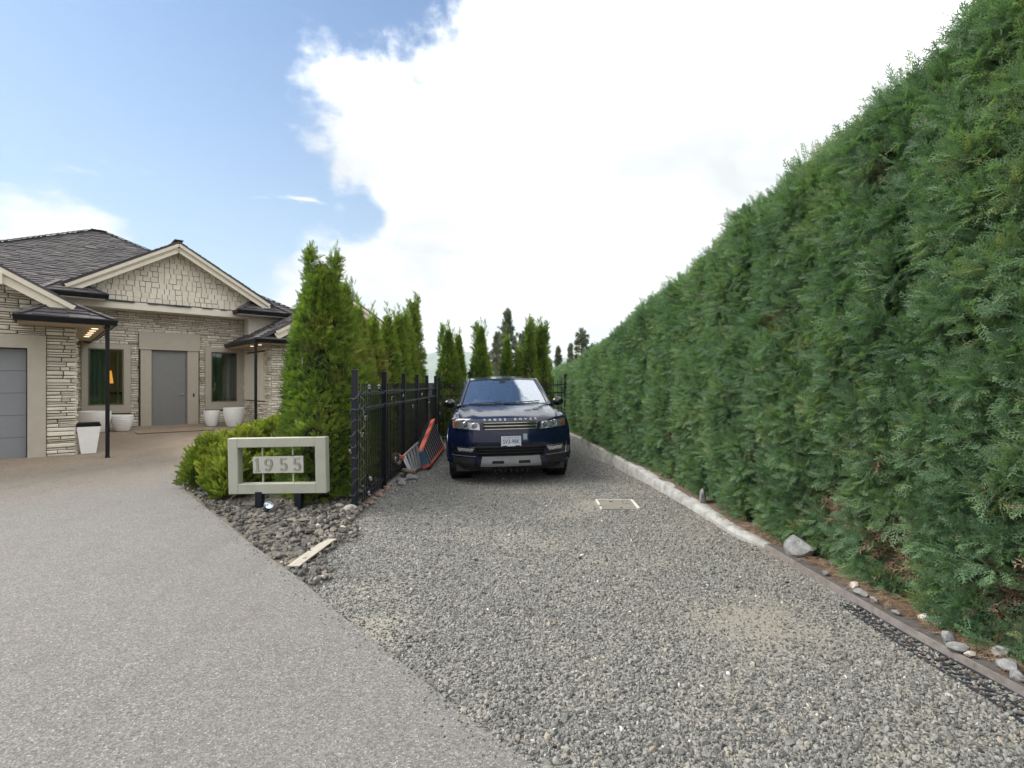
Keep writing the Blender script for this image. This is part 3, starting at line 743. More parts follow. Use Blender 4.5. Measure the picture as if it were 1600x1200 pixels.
# needle litter and grit caught on the board and the grid
n = 420; y = NR.uniform(1.5, 4.9, n); x = kerb_x(y)-.2+.32*NR.random(n)
z = np.where(x > kerb_x(y)-.005, G(x, y)+.060, gz(x, y)+.016)
scatter('fallen_cedar_litter', 'dead_twig', np.stack([x, y, z], 1), np.stack([NR.uniform(-.1, .1, n), NR.uniform(-.1, .1, n), NR.uniform(0, 6.28, n)], 1), NR.uniform(.15, .4, n), .3+.7*NR.random(n))
n = 260; y = NR.uniform(1.5, 3.7, n); x = kerb_x(y)-.20*NR.random(n); s = NR.uniform(.008, .022, n)
scatter('stray_gravel', 'pebble', np.stack([x, y, gz(x, y)+.010], 1), NR.uniform(0, 6.28, (n, 3)), s, NR.random(n)*.8)
# ------------------------------------------------------------ the house, in its own frame: u along the front, w away from the drive
HU = Vector((.7339, .6793, 0)); HN = Vector((-.6793, .7339, 0))
HM = Matrix(((HU.x, HN.x, 0, 0), (HU.y, HN.y, 0, 0), (0, 0, 1, 0), (0, 0, 0, 1)))
house = root('house', HM @ Vector((3, 17, .1)), label='single storey stone faced house with shingled gable and dark roof', cat='house')
def hbuild(mb, name, mat, parent=house, smooth=False, tint=False):
    return mb.build(name, mat, parent, True, smooth, HM, tint)
def frame(O, s, o):
    """4x4: x along the wall, y out of the wall, z up, in house coordinates -> world"""
    O = Vector(O); s = Vector(s); o = Vector(o)
    return HM @ Matrix(((s.x, o.x, 0, O.x), (s.y, o.y, 0, O.y), (s.z, o.z, 1, O.z), (0, 0, 0, 1)))
# unit stones, front face out along +y
def unit_stone(rg, flat=False):
    j = lambda a: rg.uniform(-a, a); f = .04 if flat else .16; g = .015 if flat else .035
    V = [(-.5, 0, -.5), (.5, 0, -.5), (.5, 0, .5), (-.5, 0, .5)]
    V += [(-.5+rg.uniform(0, .015), .6+j(.15), -.5+rg.uniform(0, .05)), (.5-rg.uniform(0, .015), .6+j(.15), -.5+rg.uniform(0, .05)), (.5-rg.uniform(0, .015), .6+j(.15), .5-rg.uniform(0, .05)), (-.5+rg.uniform(0, .015), .6+j(.15), .5-rg.uniform(0, .05))]
    V += [(-.5+g+rg.uniform(0, g), 1+j(.2), -.5+f+rg.uniform(0, f*.6)), (.5-g-rg.uniform(0, g), 1+j(.2), -.5+f+rg.uniform(0, f*.6)), (.5-g-rg.uniform(0, g), 1+j(.2), .5-f-rg.uniform(0, f*.6)), (-.5+g+rg.uniform(0, g), 1+j(.2), .5-f-rg.uniform(0, f*.6))]
    F = [(a, (a+1) % 4, 4+(a+1) % 4, 4+a) for a in range(4)] + [(4+a, 4+(a+1) % 4, 8+(a+1) % 4, 8+a) for a in range(4)] + [(8, 9, 10, 11)]
    return V, F
rs = random.Random(21)
STONES = [unit_stone(rs) for _ in range(10)]
SHAKES = [unit_stone(rs, True) for _ in range(4)]
def meshes_of(lst, name, mat):
    out = []
    for V, F in lst:
        me = bpy.data.meshes.new(name); me.from_pydata(V, [], F); me.materials.append(mat); out.append(me)
    return out
STONE_ME = meshes_of(STONES, 'stone', stone_m); SHAKE_ME = meshes_of(SHAKES, 'wall_shingle', shake_m)
BUD = {'stone': 300, 'wall_shingle': 300, 'roof_shingle': 300}
def lay(kind, items, M, parent, single):
    """items: (s, z, width, height, depth); single pieces up to the limit, the rest joined"""
    me = STONE_ME if kind == 'stone' else SHAKE_ME; src_ = STONES if kind == 'stone' else SHAKES
    rest = MB()
    for (s, z, w_, h_, dp) in items:
        k = rs.randrange(len(me)); fl = rs.choice((1, -1))
        if single and BUD[kind] > 0:
            BUD[kind] -= 1
            o = bpy.data.objects.new(kind, me[k]); COL.objects.link(o); o.parent = parent
            o.matrix_basis = M @ Matrix.Translation((s, 0, z)) @ Matrix.Diagonal((w_*fl, dp, h_, 1))
        else:
            V, F = src_[k]
            rest.add([M @ Vector((s+v[0]*w_*fl, v[1]*dp, z+v[2]*h_)) for v in V], F, rs.random())
    if rest.V:
        o = mkobj('small_'+kind+'s', rest.V, rest.F, stone_m if kind == 'stone' else shake_m, None, attrs={'tint': rest.T}); o.parent = parent; o['kind'] = 'stuff'
def ledger(s0, s1, z0, z1, holes=(), top=None, seed=1, hmin=.045, hmax=.105, lmin=.16, lmax=.52):
    rg = random.Random(seed); items = []; z = z0
    while z < z1-.02:
        h = rg.uniform(hmin, hmax); h = min(h, z1-z)
        s = s0-rg.uniform(0, .12)*0
        while s < s1-.01:
            l = rg.uniform(lmin, lmax); 
            if s+l > s1-.08: l = s1-s
            segs = [(s, s+l)]
            for (a, b, c, d) in holes:
                if z+h > c+.01 and z < d-.01:
                    ns = []
                    for (p, q) in segs:
                        if q <= a or p >= b: ns.append((p, q))
                        else:
                            if p < a: ns.append((p, a))
                            if q > b: ns.append((b, q))
                    segs = ns
            for (p, q) in segs:
                if q-p < .03: continue
                zc, hh = z, h
                if top is not None:
                    lim = top((p+q)/2)
                    if z > lim: continue
                    hh = min(h, lim-z)
                    if hh < .02: continue
                if rg.random() < .22 and hh > .07:   # split into two thin ones
                    k = rg.uniform(.4, .6); items.append(((p+q)/2, zc+hh*k/2, q-p-.011, hh*k-.010, rg.uniform(.022, .055))); items.append(((p+q)/2, zc+hh*(k+(1-k)/2), q-p-.011, hh*(1-k)-.010, rg.uniform(.022, .055)))
                else: items.append(((p+q)/2, zc+hh/2, q-p-.011, hh-.011, rg.uniform(.022, .06)))
            s += l
        z += h
    return items

# --- garage wing
gw = 14.38
backing = hbuild(MB().box(-6, gw, 2.33, .55, gw+.2, 3.30).box(-6, gw, 0, -4.9, gw+.2, 2.33).box(-.16, gw, -.1, .55, gw+.2, 2.33), 'garage_wall', mortar_m)
def garage_top(s): return 3.19-.58*(s-.48)-.06 if s > -2.7 else 3.19+.58*(3.18)-.58*(-2.7-s)
gb = MB(); gb.add([(-6, gw+.01, 3.28), (.55, gw+.01, 3.28), (.40, gw+.01, 3.22), (-2.7, gw+.01, 5.0), (-6, gw+.01, 3.2)], [(0, 1, 2, 3, 4)]); hbuild(gb, 'gable_backing', mortar_m)
Mg = frame((0, gw, 0), (1, 0, 0), (0, -1, 0))
wallp = hbuild(MB().box(-6, gw+.2, 0, -5.9, gw+.3, 3), 'stone_facing', mortar_m)
lay('stone', ledger(.118, .60, .02, 2.98, seed=3, lmin=.13, lmax=.46), Mg, wallp, True)
lay('stone', ledger(-.75, .118, 2.60, 4.6, top=garage_top, seed=5), Mg, wallp, True)
lay('stone', ledger(-5.9, -.75, 2.60, 4.9, top=garage_top, seed=6), Mg, wallp, False)
# its return face, corner stones toothed, then a cream strip
Ms = frame((.58, gw, 0), (0, 1, 0), (1, 0, 0))
lay('stone', ledger(0, .45, .02, 2.8, seed=9), Ms, wallp, False)
hbuild(MB().box(.40, gw+.2, 0, .56, 19.6, 3.0), 'side_wall', cream_m)
hbuild(MB().box(.56, gw+.46, .0, .60, gw+.85, 2.62), 'corner_board', cream_m)
hbuild(MB().box(-.16, gw-.07, .03, .118, gw+.0, 2.33).box(-5.18, gw-.07, .03, -4.9, gw, 2.33), 'garage_door_casing', trim_m)
hbuild(MB().box(-5.18, gw-.072, 2.33, .12, gw+.0, 2.60), 'garage_door_header', trim_m)
gd = hbuild(MB().box(-4.9, gw+.16, .0, -.16, gw+.18, 2.33), 'garage_door', garage_m)
for k in range(5):
    hbuild(MB().box(-4.88, gw+.10, .06+k*.452, -.175, gw+.14, .06+(k+1)*.452-.004, .006), 'door_panel', garage_m, gd)
hbuild(MB().box(-4.9, gw+.09, .0, -.16, gw+.15, .045), 'door_seal', black_m, gd)
# garage roof: rake boards and slabs
def slope_slab(name, p0, p1, p2, p3, th, mat, parent=house):
    V = [Vector(p) for p in (p0, p1, p2, p3)]; n = (V[1]-V[0]).cross(V[3]-V[0]).normalized()
    if n.z < 0: n = -n
    mb = MB().add(V+[v-n*th for v in V], [(0, 1, 2, 3), (7, 6, 5, 4), (0, 4, 5, 1), (1, 5, 6, 2), (2, 6, 7, 3), (3, 7, 4, 0)])
    return hbuild(mb, name, mat, parent)
def shingles(O, a, b, poly, exp=.14, wmin=.16, wmax=.34, parent=None, single=False, seed=1, th=.016):
    """courses on a plane: O origin, a along the eave, b up the slope, poly convex [(a, b)]"""
    rg = random.Random(seed); O = Vector(O); a = Vector(a).normalized(); b = Vector(b).normalized(); n = a.cross(b).normalized()
    if n.z < 0: n = -n
    bm0 = min(p[1] for p in poly); bm1 = max(p[1] for p in poly); row = 0; y = bm0; rest = MB()
    def span(yy):
        xs_ = []
        for i in range(len(poly)):
            (x0, y0), (x1, y1) = poly[i], poly[(i+1) % len(poly)]
            if (y0-yy)*(y1-yy) <= 0 and y0 != y1: xs_.append(x0+(x1-x0)*(yy-y0)/(y1-y0))
        return (min(xs_), max(xs_)) if len(xs_) > 1 else None
    while y < bm1-.02:
        sa = span(min(y+.001, bm1)); sb = span(min(y+exp, bm1-.001))
        if sa and sb:
            lo0, hi0 = sa; lo1, hi1 = sb; lo = min(lo0, lo1); hi = max(hi0, hi1); x = lo-rg.uniform(0, wmax*.5)
            while x < hi:
                w_ = rg.uniform(wmin, wmax); xa, xb = max(x, lo), min(x+w_, hi)
                if xb-xa > .02:
                    c = lambda v, l, h: min(max(v, l), h)
                    drop = rg.choice((0, .03, .045))*(.5 if exp < .12 else 1)
                    q = [(c(xa, lo0, hi0), y-drop), (c(xb, lo0, hi0), y-drop), (c(xb, lo1, hi1), y+exp), (c(xa, lo1, hi1), y+exp)]
                    t0 = th*rg.uniform(.8, 1.7)
                    if abs(q[0][0]-q[1][0])+abs(q[2][0]-q[3][0]) > .03:
                        V = [O+a*p[0]+b*p[1]+n*(t0+.002 if i < 2 else .004) for i, p in enumerate(q)]+[O+a*q[0][0]+b*q[0][1], O+a*q[1][0]+b*q[1][1]]
                        F = [(0, 1, 2, 3), (4, 5, 1, 0), (4, 0, 3), (5, 2, 1)]
                        if single and BUD['roof_shingle'] > 0:
                            BUD['roof_shingle'] -= 1; mkobj('roof_shingle', [HM @ v for v in V], F, roof_m).parent = parent
                        else: rest.add([HM @ v for v in V], F, rg.random())
                x += w_+.006
        y += exp; row += 1
    if rest.V:
        o = mkobj('roof_shingles', rest.V, rest.F, roof_m, attrs={'tint': rest.T}); o.parent = parent; o['kind'] = 'stuff'
def norm(v): v = Vector(v); return v.normalized()
SL = .58
gr_z = 3.19+SL*3.18   # garage ridge
# right slope of the garage gable: from eave u=1.16 z=2.80 to ridge u=-2.7
rf = slope_slab('garage_roof', (1.16, 13.85, 2.87), (-2.7, 13.85, 2.87+SL*3.86), (-2.7, 20, 2.87+SL*3.86), (1.16, 20, 2.87), .10, roof_m)
slope_slab('garage_roof', (-6.6, 13.85, 2.87), (-2.7, 13.85, 2.87+SL*3.86), (-2.7, 20, 2.87+SL*3.86), (-6.6, 20, 2.87), .10, roof_m)
shingles((1.16, 13.83, 2.875), (0, 1, 0), (-1, 0, SL), [(0, 0), (6.1, 0), (6.1, 4.4), (0, 4.4)], parent=rf, seed=12)
# rake boards (two stepped cream boards under the shingle edge)
def rake(u0, z0, u1, z1, w0, parent=house, name='rake_board'):
    mb = MB(); mb.bar((u0, w0, z0-.10), (u1, w0, z1-.10), .05, .10, up=(0, 0, 1)); hbuild(mb, name, cream_m, parent)
    mb = MB(); mb.bar((u0, w0+.05, z0-.22), (u1, w0+.05, z1-.22), .06, .20, up=(0, 0, 1)); hbuild(mb, name, cream_m, parent)
    mb = MB(); mb.bar((u0, w0+.02, z0-.025), (u1, w0+.02, z1-.025), .10, .045, up=(0, 0, 1)); hbuild(mb, 'drip_edge', roof_m, parent)
rake(.55, 3.26, -2.7, 3.26+SL*3.25, 13.82)
rake(-5.95, 3.26, -2.7, 3.26+SL*3.25, 13.82)
hbuild(MB().bar((.5, 14.10, 3.06), (-2.7, 14.10, 3.06+SL*3.2), .5, .03), 'soffit', soffit_m)
hbuild(MB().box(-.56, 13.76, 3.50, -.50, 13.82, 3.74, .008), 'bracket', cream_m)

def eave_return(u0, u1, wf, wb, ze, zr, sideback, parent=house, seed=1, hipl=.45, hipr=.45, left=True, right=True):
    """small hipped roof across a gable corner: front eave at wf from u0 to u1, ridge at wb"""
    t = .012
    a0 = (u0, wf, ze); a1 = (u1, wf, ze); b1 = (u1-hipr, wb, zr); b0 = (u0+hipl, wb, zr)
    sl = math.hypot(wb-wf, zr-ze)
    top = hbuild(MB().add([a0, a1, b1, b0, (u0, wf, ze-.06), (u1, wf, ze-.06), (u1, wb+.3, ze-.06), (u0, wb+.3, ze-.06), (u1, wb+.3, ze), (u0, wb+.3, ze)],
                          [(0, 1, 2, 3), (4, 5, 1, 0), (1, 8, 2), (0, 3, 9), (4, 7, 6, 5), (1, 5, 6, 8), (0, 9, 7, 4), (2, 8, 9, 3)]), 'eave_roof', roof_m, parent)
    shingles((u0, wf, ze+.003), (1, 0, 0), (0, wb-wf, zr-ze), [(0, 0), (u1-u0, 0), (u1-u0-hipr, sl), (hipl, sl)], .17, .2, .36, top, True, seed, .02)
    if right:
        sh = Vector((-hipr, 0, zr-ze)); shingles((u1, wf, ze+.003), (0, 1, 0), sh, [(0, 0), (wb+.3-wf, 0), (wb-wf, sh.length)], .17, .2, .36, top, True, seed+1, .02)
    if left:
        sh = Vector((hipl, 0, zr-ze)); shingles((u0, wf, ze+.003), (0, 1, 0), sh, [(0, 0), (wb+.3-wf, 0), (wb-wf, sh.length)], .17, .2, .36, top, True, seed+2, .02)
    # hip caps
    for (p, q) in (((u0, wf, ze), b0), ((u1, wf, ze), b1)):
        p = Vector(p); q = Vector(q); nseg = max(2, int((q-p).length/.2))
        for i in range(nseg):
            a = p.lerp(q, i/nseg)+Vector((0, 0, .03)); b_ = p.lerp(q, (i+1.15)/nseg)+Vector((0, 0, .022))
            hbuild(MB().bar(a, b_, .17, .015), 'hip_cap', roof_m, top)
    # gutter: front and the two sides, with a projecting lip
    g = MB(); gd_ = .125; lip = .05
    def gut(p, q, out):
        p = Vector(p); q = Vector(q); o = Vector(out)
        prof = [(0, 0), (lip, 0.0), (lip*1.35, -.02), (lip*1.2, -.05), (lip*.75, -gd_), (0, -gd_)]
        V = [p+o*a+Vector((0, 0, b_)) for a, b_ in prof]+[q+o*a+Vector((0, 0, b_)) for a, b_ in prof]
        n = len(prof); g.add(V, [(i, (i+1) % n, n+(i+1) % n, n+i) for i in range(n)]+[tuple(range(n)), tuple(range(n, 2*n))])
    gut((u0-lip, wf, ze+.01), (u1+lip, wf, ze+.01), (0, -1, 0))
    gut((u1, wf, ze+.01), (u1, sideback if right else wb, ze+.01), (1, 0, 0))
    gut((u0, wf, ze+.01), (u0, sideback if left else wb, ze+.01), (-1, 0, 0))
    hbuild(g, 'gutter', black_m, parent)
    return top
eave_return(-.30, 1.17, 13.5, 14.05, 2.93, 3.25, 18.6, seed=31, hipl=.5, hipr=.62, left=False)
hbuild(MB().box(-.28, 13.52, 2.80, 1.15, gw-.02, 2.82).box(.61, gw-.02, 2.80, 1.15, 18.5, 2.82), 'soffit', soffit_m)
lampm, T = newmat('warm recessed light'); e = T.n('ShaderNodeEmission', {'Color': (1, .78, .5, 1), 'Strength': .55}); T.n('ShaderNodeOutputMaterial', {'Surface': e})
for k in range(5):
    hbuild(MB().lathe([(0, 0), (.06, 0), (.06, .012)], (.90, 14.25+k*.62, 2.786), 14), 'soffit_light', lampm)
hbuild(MB().lathe([(0, 0), (.035, .008), (.045, .03), (.045, .05)], (1.05, 13.75, 2.752), 14), 'camera_dome', pbr('dark brown dome', (.05, .02, .018), .2))
# downspouts
def downspout(u, w_, z0, z1, off, label):
    mb = MB(); mb.box(u-.035, w_-.035, z0, u+.035, w_+.035, z1, .008)
    r_ = root('downspout', HM @ Vector((u, w_, z0)), label=label, cat='downspout'); adopt(mb.build('pipe', black_m, xf=HM), r_)
    adopt(MB().box(u-.045, w_-.045, z1-.07, u+.045, w_+.045, z1+.01, .006).build('collar', black_m, xf=HM), r_)
    adopt(MB().box(u-.045, w_-.045, z0, u+.045, w_+.045, z0+.03, .006).build('foot', black_m, xf=HM), r_)
downspout(1.06, 13.55, .06, 2.83, 0, 'black square downspout standing between garage pillar and front window')
downspout(4.72, 16.25, .13, 2.83, 0, 'black square downspout at the corner of the right wing by the shrubs')

# --- entry wall
ew = 19.63
hbuild(MB().box(.5, ew, 0, 5.4, ew+.25, 4.4), 'entry_wall', mortar_m)
Me = frame((0, ew, 0), (1, 0, 0), (0, -1, 0))
def upx(px, w_, py=None):
    t = (px-800)/800; d = w_/(.7339-.6793*t); u = d*(.7339*t+.6793); return u if py is None else (u, 1.6-(py-600)/800*d)
u_wl, u_wr = upx(127, ew), upx(204, ew); u_dl, u_dr = upx(216.5, ew), upx(311, ew); u_xl, u_xr = upx(320, ew), upx(381, ew)
zt_f = upx(165, ew, 537)[1]; zb_f = upx(165, ew, 646)[1]
holes = [(u_wl, u_wr, zb_f, zt_f), (u_dl, u_dr, 0, upx(263, ew, 521)[1]), (u_xl, u_xr, zb_f, zt_f)]
facing = hbuild(MB().box(.5, ew+.25, 0, .6, ew+.3, 1), 'stone_facing', mortar_m)
lay('stone', ledger(.58, 5.33, .16, 3.95, holes, seed=14, lmin=.18, lmax=.6), Me, facing, True)
def window_unit(ul, ur, gl, gr_, zb, zt, gb, gt, Mx, lit=None):
    fr_ = MB(); y = .07
    for b_ in ((ul, zb, ur, gb), (ul, gt, ur, zt), (ul, gb, gl, gt), (gr_, gb, ur, gt)): fr_.box(b_[0], -.0, b_[1], b_[2], y, b_[3])
    f = fr_.build('window_frame', trim_m, house, True, False, Mx)
    s_ = MB(); e_ = .035
    for b_ in ((gl, gb, gr_, gb+e_), (gl, gt-e_, gr_, gt), (gl, gb+e_, gl+e_, gt-e_), (gr_-e_, gb+e_, gr_, gt-e_)): s_.box(b_[0], .005, b_[1], b_[2], .03, b_[3])
    o = s_.build('sash', pbr('sash paint', (.14, .125, .10), .5, var=.03) if 'sash paint' not in MATS else MATS['sash paint'], None, xf=Mx); o.parent = f
    o = MB().box(gl+e_, .012, gb+e_, gr_-e_, .018, gt-e_).build('pane', pane_m, None, xf=Mx); o.parent = f
g1l, g1r = upx(137, ew), upx(193, ew); g1b, g1t = upx(165, ew, 633.5)[1], upx(165, ew, 545)[1]
g2l, g2r = upx(329.5, ew), upx(370, ew); g2b, g2t = upx(350, ew, 628)[1], upx(350, ew, 550.6)[1]
# rooms behind the panes: openings through the wall are lined dark boxes
bpy.data.objects.remove(bpy.data.objects['entry_wall'])
mb = MB()
def wall_with_holes(mb, u0, u1, z0, z1, hs, w0, w1):
    us_ = sorted({u0, u1, *[h[0] for h in hs], *[h[1] for h in hs]})
    for a, b_ in zip(us_[:-1], us_[1:]):
        zs = [(z0, z1)]
        for h in hs:
            if a >= h[0]-1e-6 and b_ <= h[1]+1e-6: zs = [(z0, h[2]), (h[3], z1)]
        for c, d in zs: mb.box(a, w0, c, b_, w1, d)
wall_with_holes(mb, .5, 5.4, 0, 4.4, [(g1l, g1r, g1b, g1t), (g2l, g2r, g2b, g2t)], ew, ew+.2); hbuild(mb, 'entry_wall', mortar_m)
window_unit(u_wl, u_wr, g1l, g1r, zb_f, zt_f, g1b, g1t, Me)
window_unit(u_xl, u_xr, g2l, g2r, zb_f+.02, zt_f+.03, g2b, g2t, Me)
room_m = pbr('dim room wall', (.07, .058, .048), .9); curt_m = pbr('grey green curtain', (.19, .205, .185), .9, var=.25, vscale=4, stretch=(14, 14, .3))
def room(u0, u1, w1, name='room'):
    m_ = MB(); w0 = ew+.21; m_.add([(u0, w0, .2), (u1, w0, .2), (u1, w1, .2), (u0, w1, .2), (u0, w0, 3), (u1, w0, 3), (u1, w1, 3), (u0, w1, 3)], [(0, 1, 2, 3), (4, 5, 6, 7), (1, 5, 6, 2), (0, 4, 7, 3), (3, 7, 6, 2)])
    return hbuild(m_, name, room_m)
room(.8, 2.4, ew+2.2); room(3.9, 5.3, ew+2.2)
def curtain(u0, u1, w_, mat, n=26):
    m_ = MB(); m_.grid(lambda a, b_: (u0+(u1-u0)*a, w_+.035*math.sin(a*n), .4+2.5*b_), 60, 1); return hbuild(m_, 'curtain', mat, house, True)
curtain(g1l-.05, g1l+(g1r-g1l)*.52, ew+.35, curt_m)
curtain(g1r-.13, g1r-.09, ew+.3, white_m, 6)
curtain(g2l+.0, g2l+.12, ew+.5, pbr('dark drape', (.06, .05, .04), .9), 12)
curtain(g2l+.28, g2l+.36, ew+.8, MATS['dark drape'], 9); curtain(g2r-.30, g2r-.23, ew+.35, pbr('brown door jamb', (.10, .07, .055), .7), 1)
curtain(g2r-.16, g2r-.08, ew+.6, pbr('pale far window', (.45, .60, .58), .5), 2)
# table lamp in the left window
lamp = root('table_lamp', HM @ Vector((g1r-.34, ew+.85, 1.35)), label='lit amber table lamp glowing behind the left front window', cat='lamp')
glow, T = newmat('amber lamp shade'); e = T.n('ShaderNodeEmission', {'Color': (1, .36, .06, 1), 'Strength': .45}); T.n('ShaderNodeOutputMaterial', {'Surface': e})
c = (g1r-.34, ew+.85, 0)
adopt(MB().lathe([(.17, 1.62), (.12, 2.02)], c, 20).build('lamp_shade', glow, xf=HM), lamp)
adopt(MB().lathe([(0, 1.35), (.09, 1.36), (.06, 1.42), (.03, 1.5), (.02, 1.7)], c, 14).build('lamp_base', black_m, xf=HM), lamp)
tb = root('side_table', HM @ Vector((g1r-.34, ew+.85, .3)), label='dark table under the amber lamp inside the left window', cat='table')
adopt(MB().box(g1r-.9, ew+.55, 1.28, g1r+.1, ew+1.2, 1.345).build('tabletop', black_m, xf=HM), tb)
for a, b_ in ((-.86, .6), (-.86, 1.15), (.06, .6), (.06, 1.15)):
    adopt(MB().box(g1r+a-.02, ew+b_-.02, .25, g1r+a+.02, ew+b_+.02, 1.28).build('leg', black_m, xf=HM), tb)
# door with its wide surround
u1a, u1b = upx(237, ew), upx(290, ew); zsill = .26; zdt = upx(263, ew, 550)[1]; zht = upx(263, ew, 521)[1]; zhb = upx(263, ew, 547.5)[1]
ca_l, ca_r = upx(219, ew), upx(309, ew)
Mf = Me
MB().box(ca_l, 0, .24, u1a-.02, .11, zhb-.002).build('door_casing', trim_m, house, True, False, Mf)
MB().box(u1b+.035, 0, .24, ca_r, .11, zhb-.002).build('door_casing', trim_m, house, True, False, Mf)
MB().box(u_dl, 0, zhb, u_dr, .14, zht).build('door_header', trim_m, house, True, False, Mf)
dj = MB().box(u1a-.018, .0, .24, u1a+.02, .05, zdt+.03).box(u1b-.0, 0, .24, u1b+.033, .05, zdt+.03).box(u1a+.02, 0, zdt, u1b, .05, zdt+.03).build('door_frame', pbr('door frame paint', (.19, .18, .165), .5), house, True, False, Mf)
dd = MB().box(u1a+.022, .002, .265, u1b-.004, .03, zdt-.004, .003).build('front_door', door_m, house, True, False, Mf)
lv = MB().box(u1b-.09, .03, 1.24, u1b-.05, .045, 1.30, .004).bar((u1b-.07, .07, 1.27), (u1b-.21, .07, 1.27), .018, .018).bar((u1b-.07, .03, 1.27), (u1b-.07, .075, 1.27), .018, .018).build('handle', alu_m, None, xf=Mf); lv.parent = dd
MB().box(u1a, .0, .225, u1b+.03, .12, .262).build('threshold', alu_m, house, True, False, Mf)
ub, zb_ = upx(301.5, ew, 617)
MB().box(ub-.02, .11, zb_-.06, ub+.02, .135, zb_+.05, .005).build('doorbell', black_m, house, True, False, Mf)

# --- right wing
ws = 5.33; wf = 16.82
hbuild(MB().box(ws, wf, 0, ws+.2, ew, 2.88).box(ws+.2, wf+.01, 0, 10.0, wf+.2, 3.3), 'wing_wall', mortar_m)
Mw = frame((ws, ew, 0), (0, -1, 0), (-1, 0, 0))
Mwf = frame((0, wf, 0), (1, 0, 0), (0, -1, 0))
def w_of(px): t = (px-800)/800; return ws*(.7339-.6793*t)/(.7339*t+.6793)
p_a, p_b = ew-w_of(386), ew-w_of(415)
def zside(px, py): t = (px-800)/800; d = ws/(.7339*t+.6793); return 1.6-(py-600)/800*d
pz0, pz1 = zside(400, 625), zside(400, 552)
wfac = hbuild(MB().box(9.9, wf+.2, 0, 10, wf+.3, 1), 'stone_facing', mortar_m)
lay('stone', ledger(.02, ew-wf, .15, 2.85, [(p_a, p_b, pz0, pz1)], seed=17), Mw, wfac, False)
lay('stone', ledger(ws, 5.98, .15, 2.85, seed=18, lmin=.15, lmax=.4), Mwf, wfac, False)
MB().box(p_a, 0, pz0, p_b, .08, pz1).build('blank_panel', beam_m, house, True, False, Mw)
MB().box(5.98, 0, .3, 6.35, .09, 2.7).box(8.6, 0, .3, 8.9, .09, 2.7).box(6.35, 0, 2.45, 8.6, .09, 2.7).build('window_casing', cream_m, house, True, False, Mwf)
MB().box(6.35, .01, .3, 8.6, .03, 2.45).build('wing_pane', pbr('dark glass', (.02, .03, .035), .05), house, True, False, Mwf)
# wing gable
ap_u, ap_z = 7.53, 4.58
hbuild(MB().add([(5.35, 16.8, 2.85), (9.75, 16.8, 2.85), (9.75, 16.8, 3.25), (ap_u, 16.8, ap_z-.08), (5.35, 16.8, 3.25)], [(0, 1, 2, 3, 4)]), 'wing_gable', cream_m)
rake(5.30, 3.26, ap_u, ap_z, 16.22); rake(9.76, 3.26, ap_u, ap_z, 16.22)
wr = slope_slab('wing_roof', (4.75, 16.25, 2.95), (ap_u, 16.25, ap_z+.02), (ap_u, 24, ap_z+.02), (4.75, 24, 2.95), .08, roof_m)
slope_slab('wing_roof', (10.3, 16.25, 2.95), (ap_u, 16.25, ap_z+.02), (ap_u, 24, ap_z+.02), (10.3, 24, 2.95), .08, roof_m)
sh = Vector((ap_u-4.75, 0, ap_z+.02-2.95)); shingles((4.75, 16.25, 2.953), (0, 1, 0), sh, [(0, 0), (5, 0), (5, sh.length), (0, sh.length)], .15, .2, .34, wr, False, 44, .02)
eave_return(4.72, 6.25, 16.22, 16.78, 2.95, 3.26, 19.5, seed=51, hipl=.55, hipr=.4, right=False)
hbuild(MB().box(4.74, 16.24, 2.81, 6.2, wf-.02, 2.83).box(4.74, wf-.02, 2.81, ws-.06, ew-.1, 2.83), 'soffit', soffit_m)
hbuild(MB().lathe([(0, 0), (.05, 0), (.05, .012)], (5.0, 17.6, 2.796), 14), 'soffit_light', lampm)
hbuild(MB().lathe([(0, 0), (.05, 0), (.05, .012)], (5.0, 16.8, 2.796), 14), 'soffit_light', lampm)

# --- entry gable
gp = 19.0; au, az = 3.2, 6.0
hbuild(MB().box(.62, gp-.04, 3.835, 5.33, ew+.02, 4.06), 'porch_beam', beam_m)
hbuild(MB().add([(.7, gp+.03, 4.05), (5.7, gp+.03, 4.05), (5.7, gp+.03, 4.40), (au, gp+.03, 5.93), (.7, gp+.03, 4.40)], [(0, 1, 2, 3, 4)]), 'gable_backing', pbr('shingle shadow gap', (.12, .11, .09), .95))
gs = hbuild(MB().box(3.1, gp+.2, 4.2, 3.3, gp+.3, 4.3), 'gable_shingle_wall', shake_m)
rg = random.Random(77); items = []; z = 4.06; row = 0
while z < 5.9:
    h = .165; half = 2.52-max(0, (z-4.42))/.6-.0; half = min(half, (5.86-z)/.6)
    s = au-half
    while s < au+half-.02:
        l = rg.uniform(.115, .205); l = min(l, au+half-s)
        d_ = rg.choice((0, .025, .04, .015)); lim = 5.90-.6*abs(s+l/2-au)-.03
        zz0 = z-d_ if row else z; zz1 = min(z+h, lim)
        if zz1-zz0 > .04 and l > .04: items.append((s+l/2, (zz0+zz1)/2, l-.010, zz1-zz0-.006, rg.uniform(.028, .042)-.0*row))
        s += l
    z += h; row += 1
lay('wall_shingle', items, frame((0, gp+.02, 0), (1, 0, 0), (0, -1, 0)), gs, True)
er_ = slope_slab('entry_roof', (.45, 18.62, 4.36), (au, 18.62, az), (au, 23.5, az), (.45, 23.5, 4.36), .06, roof_m)
slope_slab('entry_roof', (5.95, 18.62, 4.36), (au, 18.62, az), (au, 23.5, az), (5.95, 23.5, 4.36), .06, roof_m)
sh = Vector((au-.45, 0, az-4.36)); shingles((.45, 18.6, 4.365), (0, 1, 0), sh, [(0, 0), (4.8, 0), (4.8, sh.length), (0, sh.length)], .14, .2, .34, er_, False, 62)
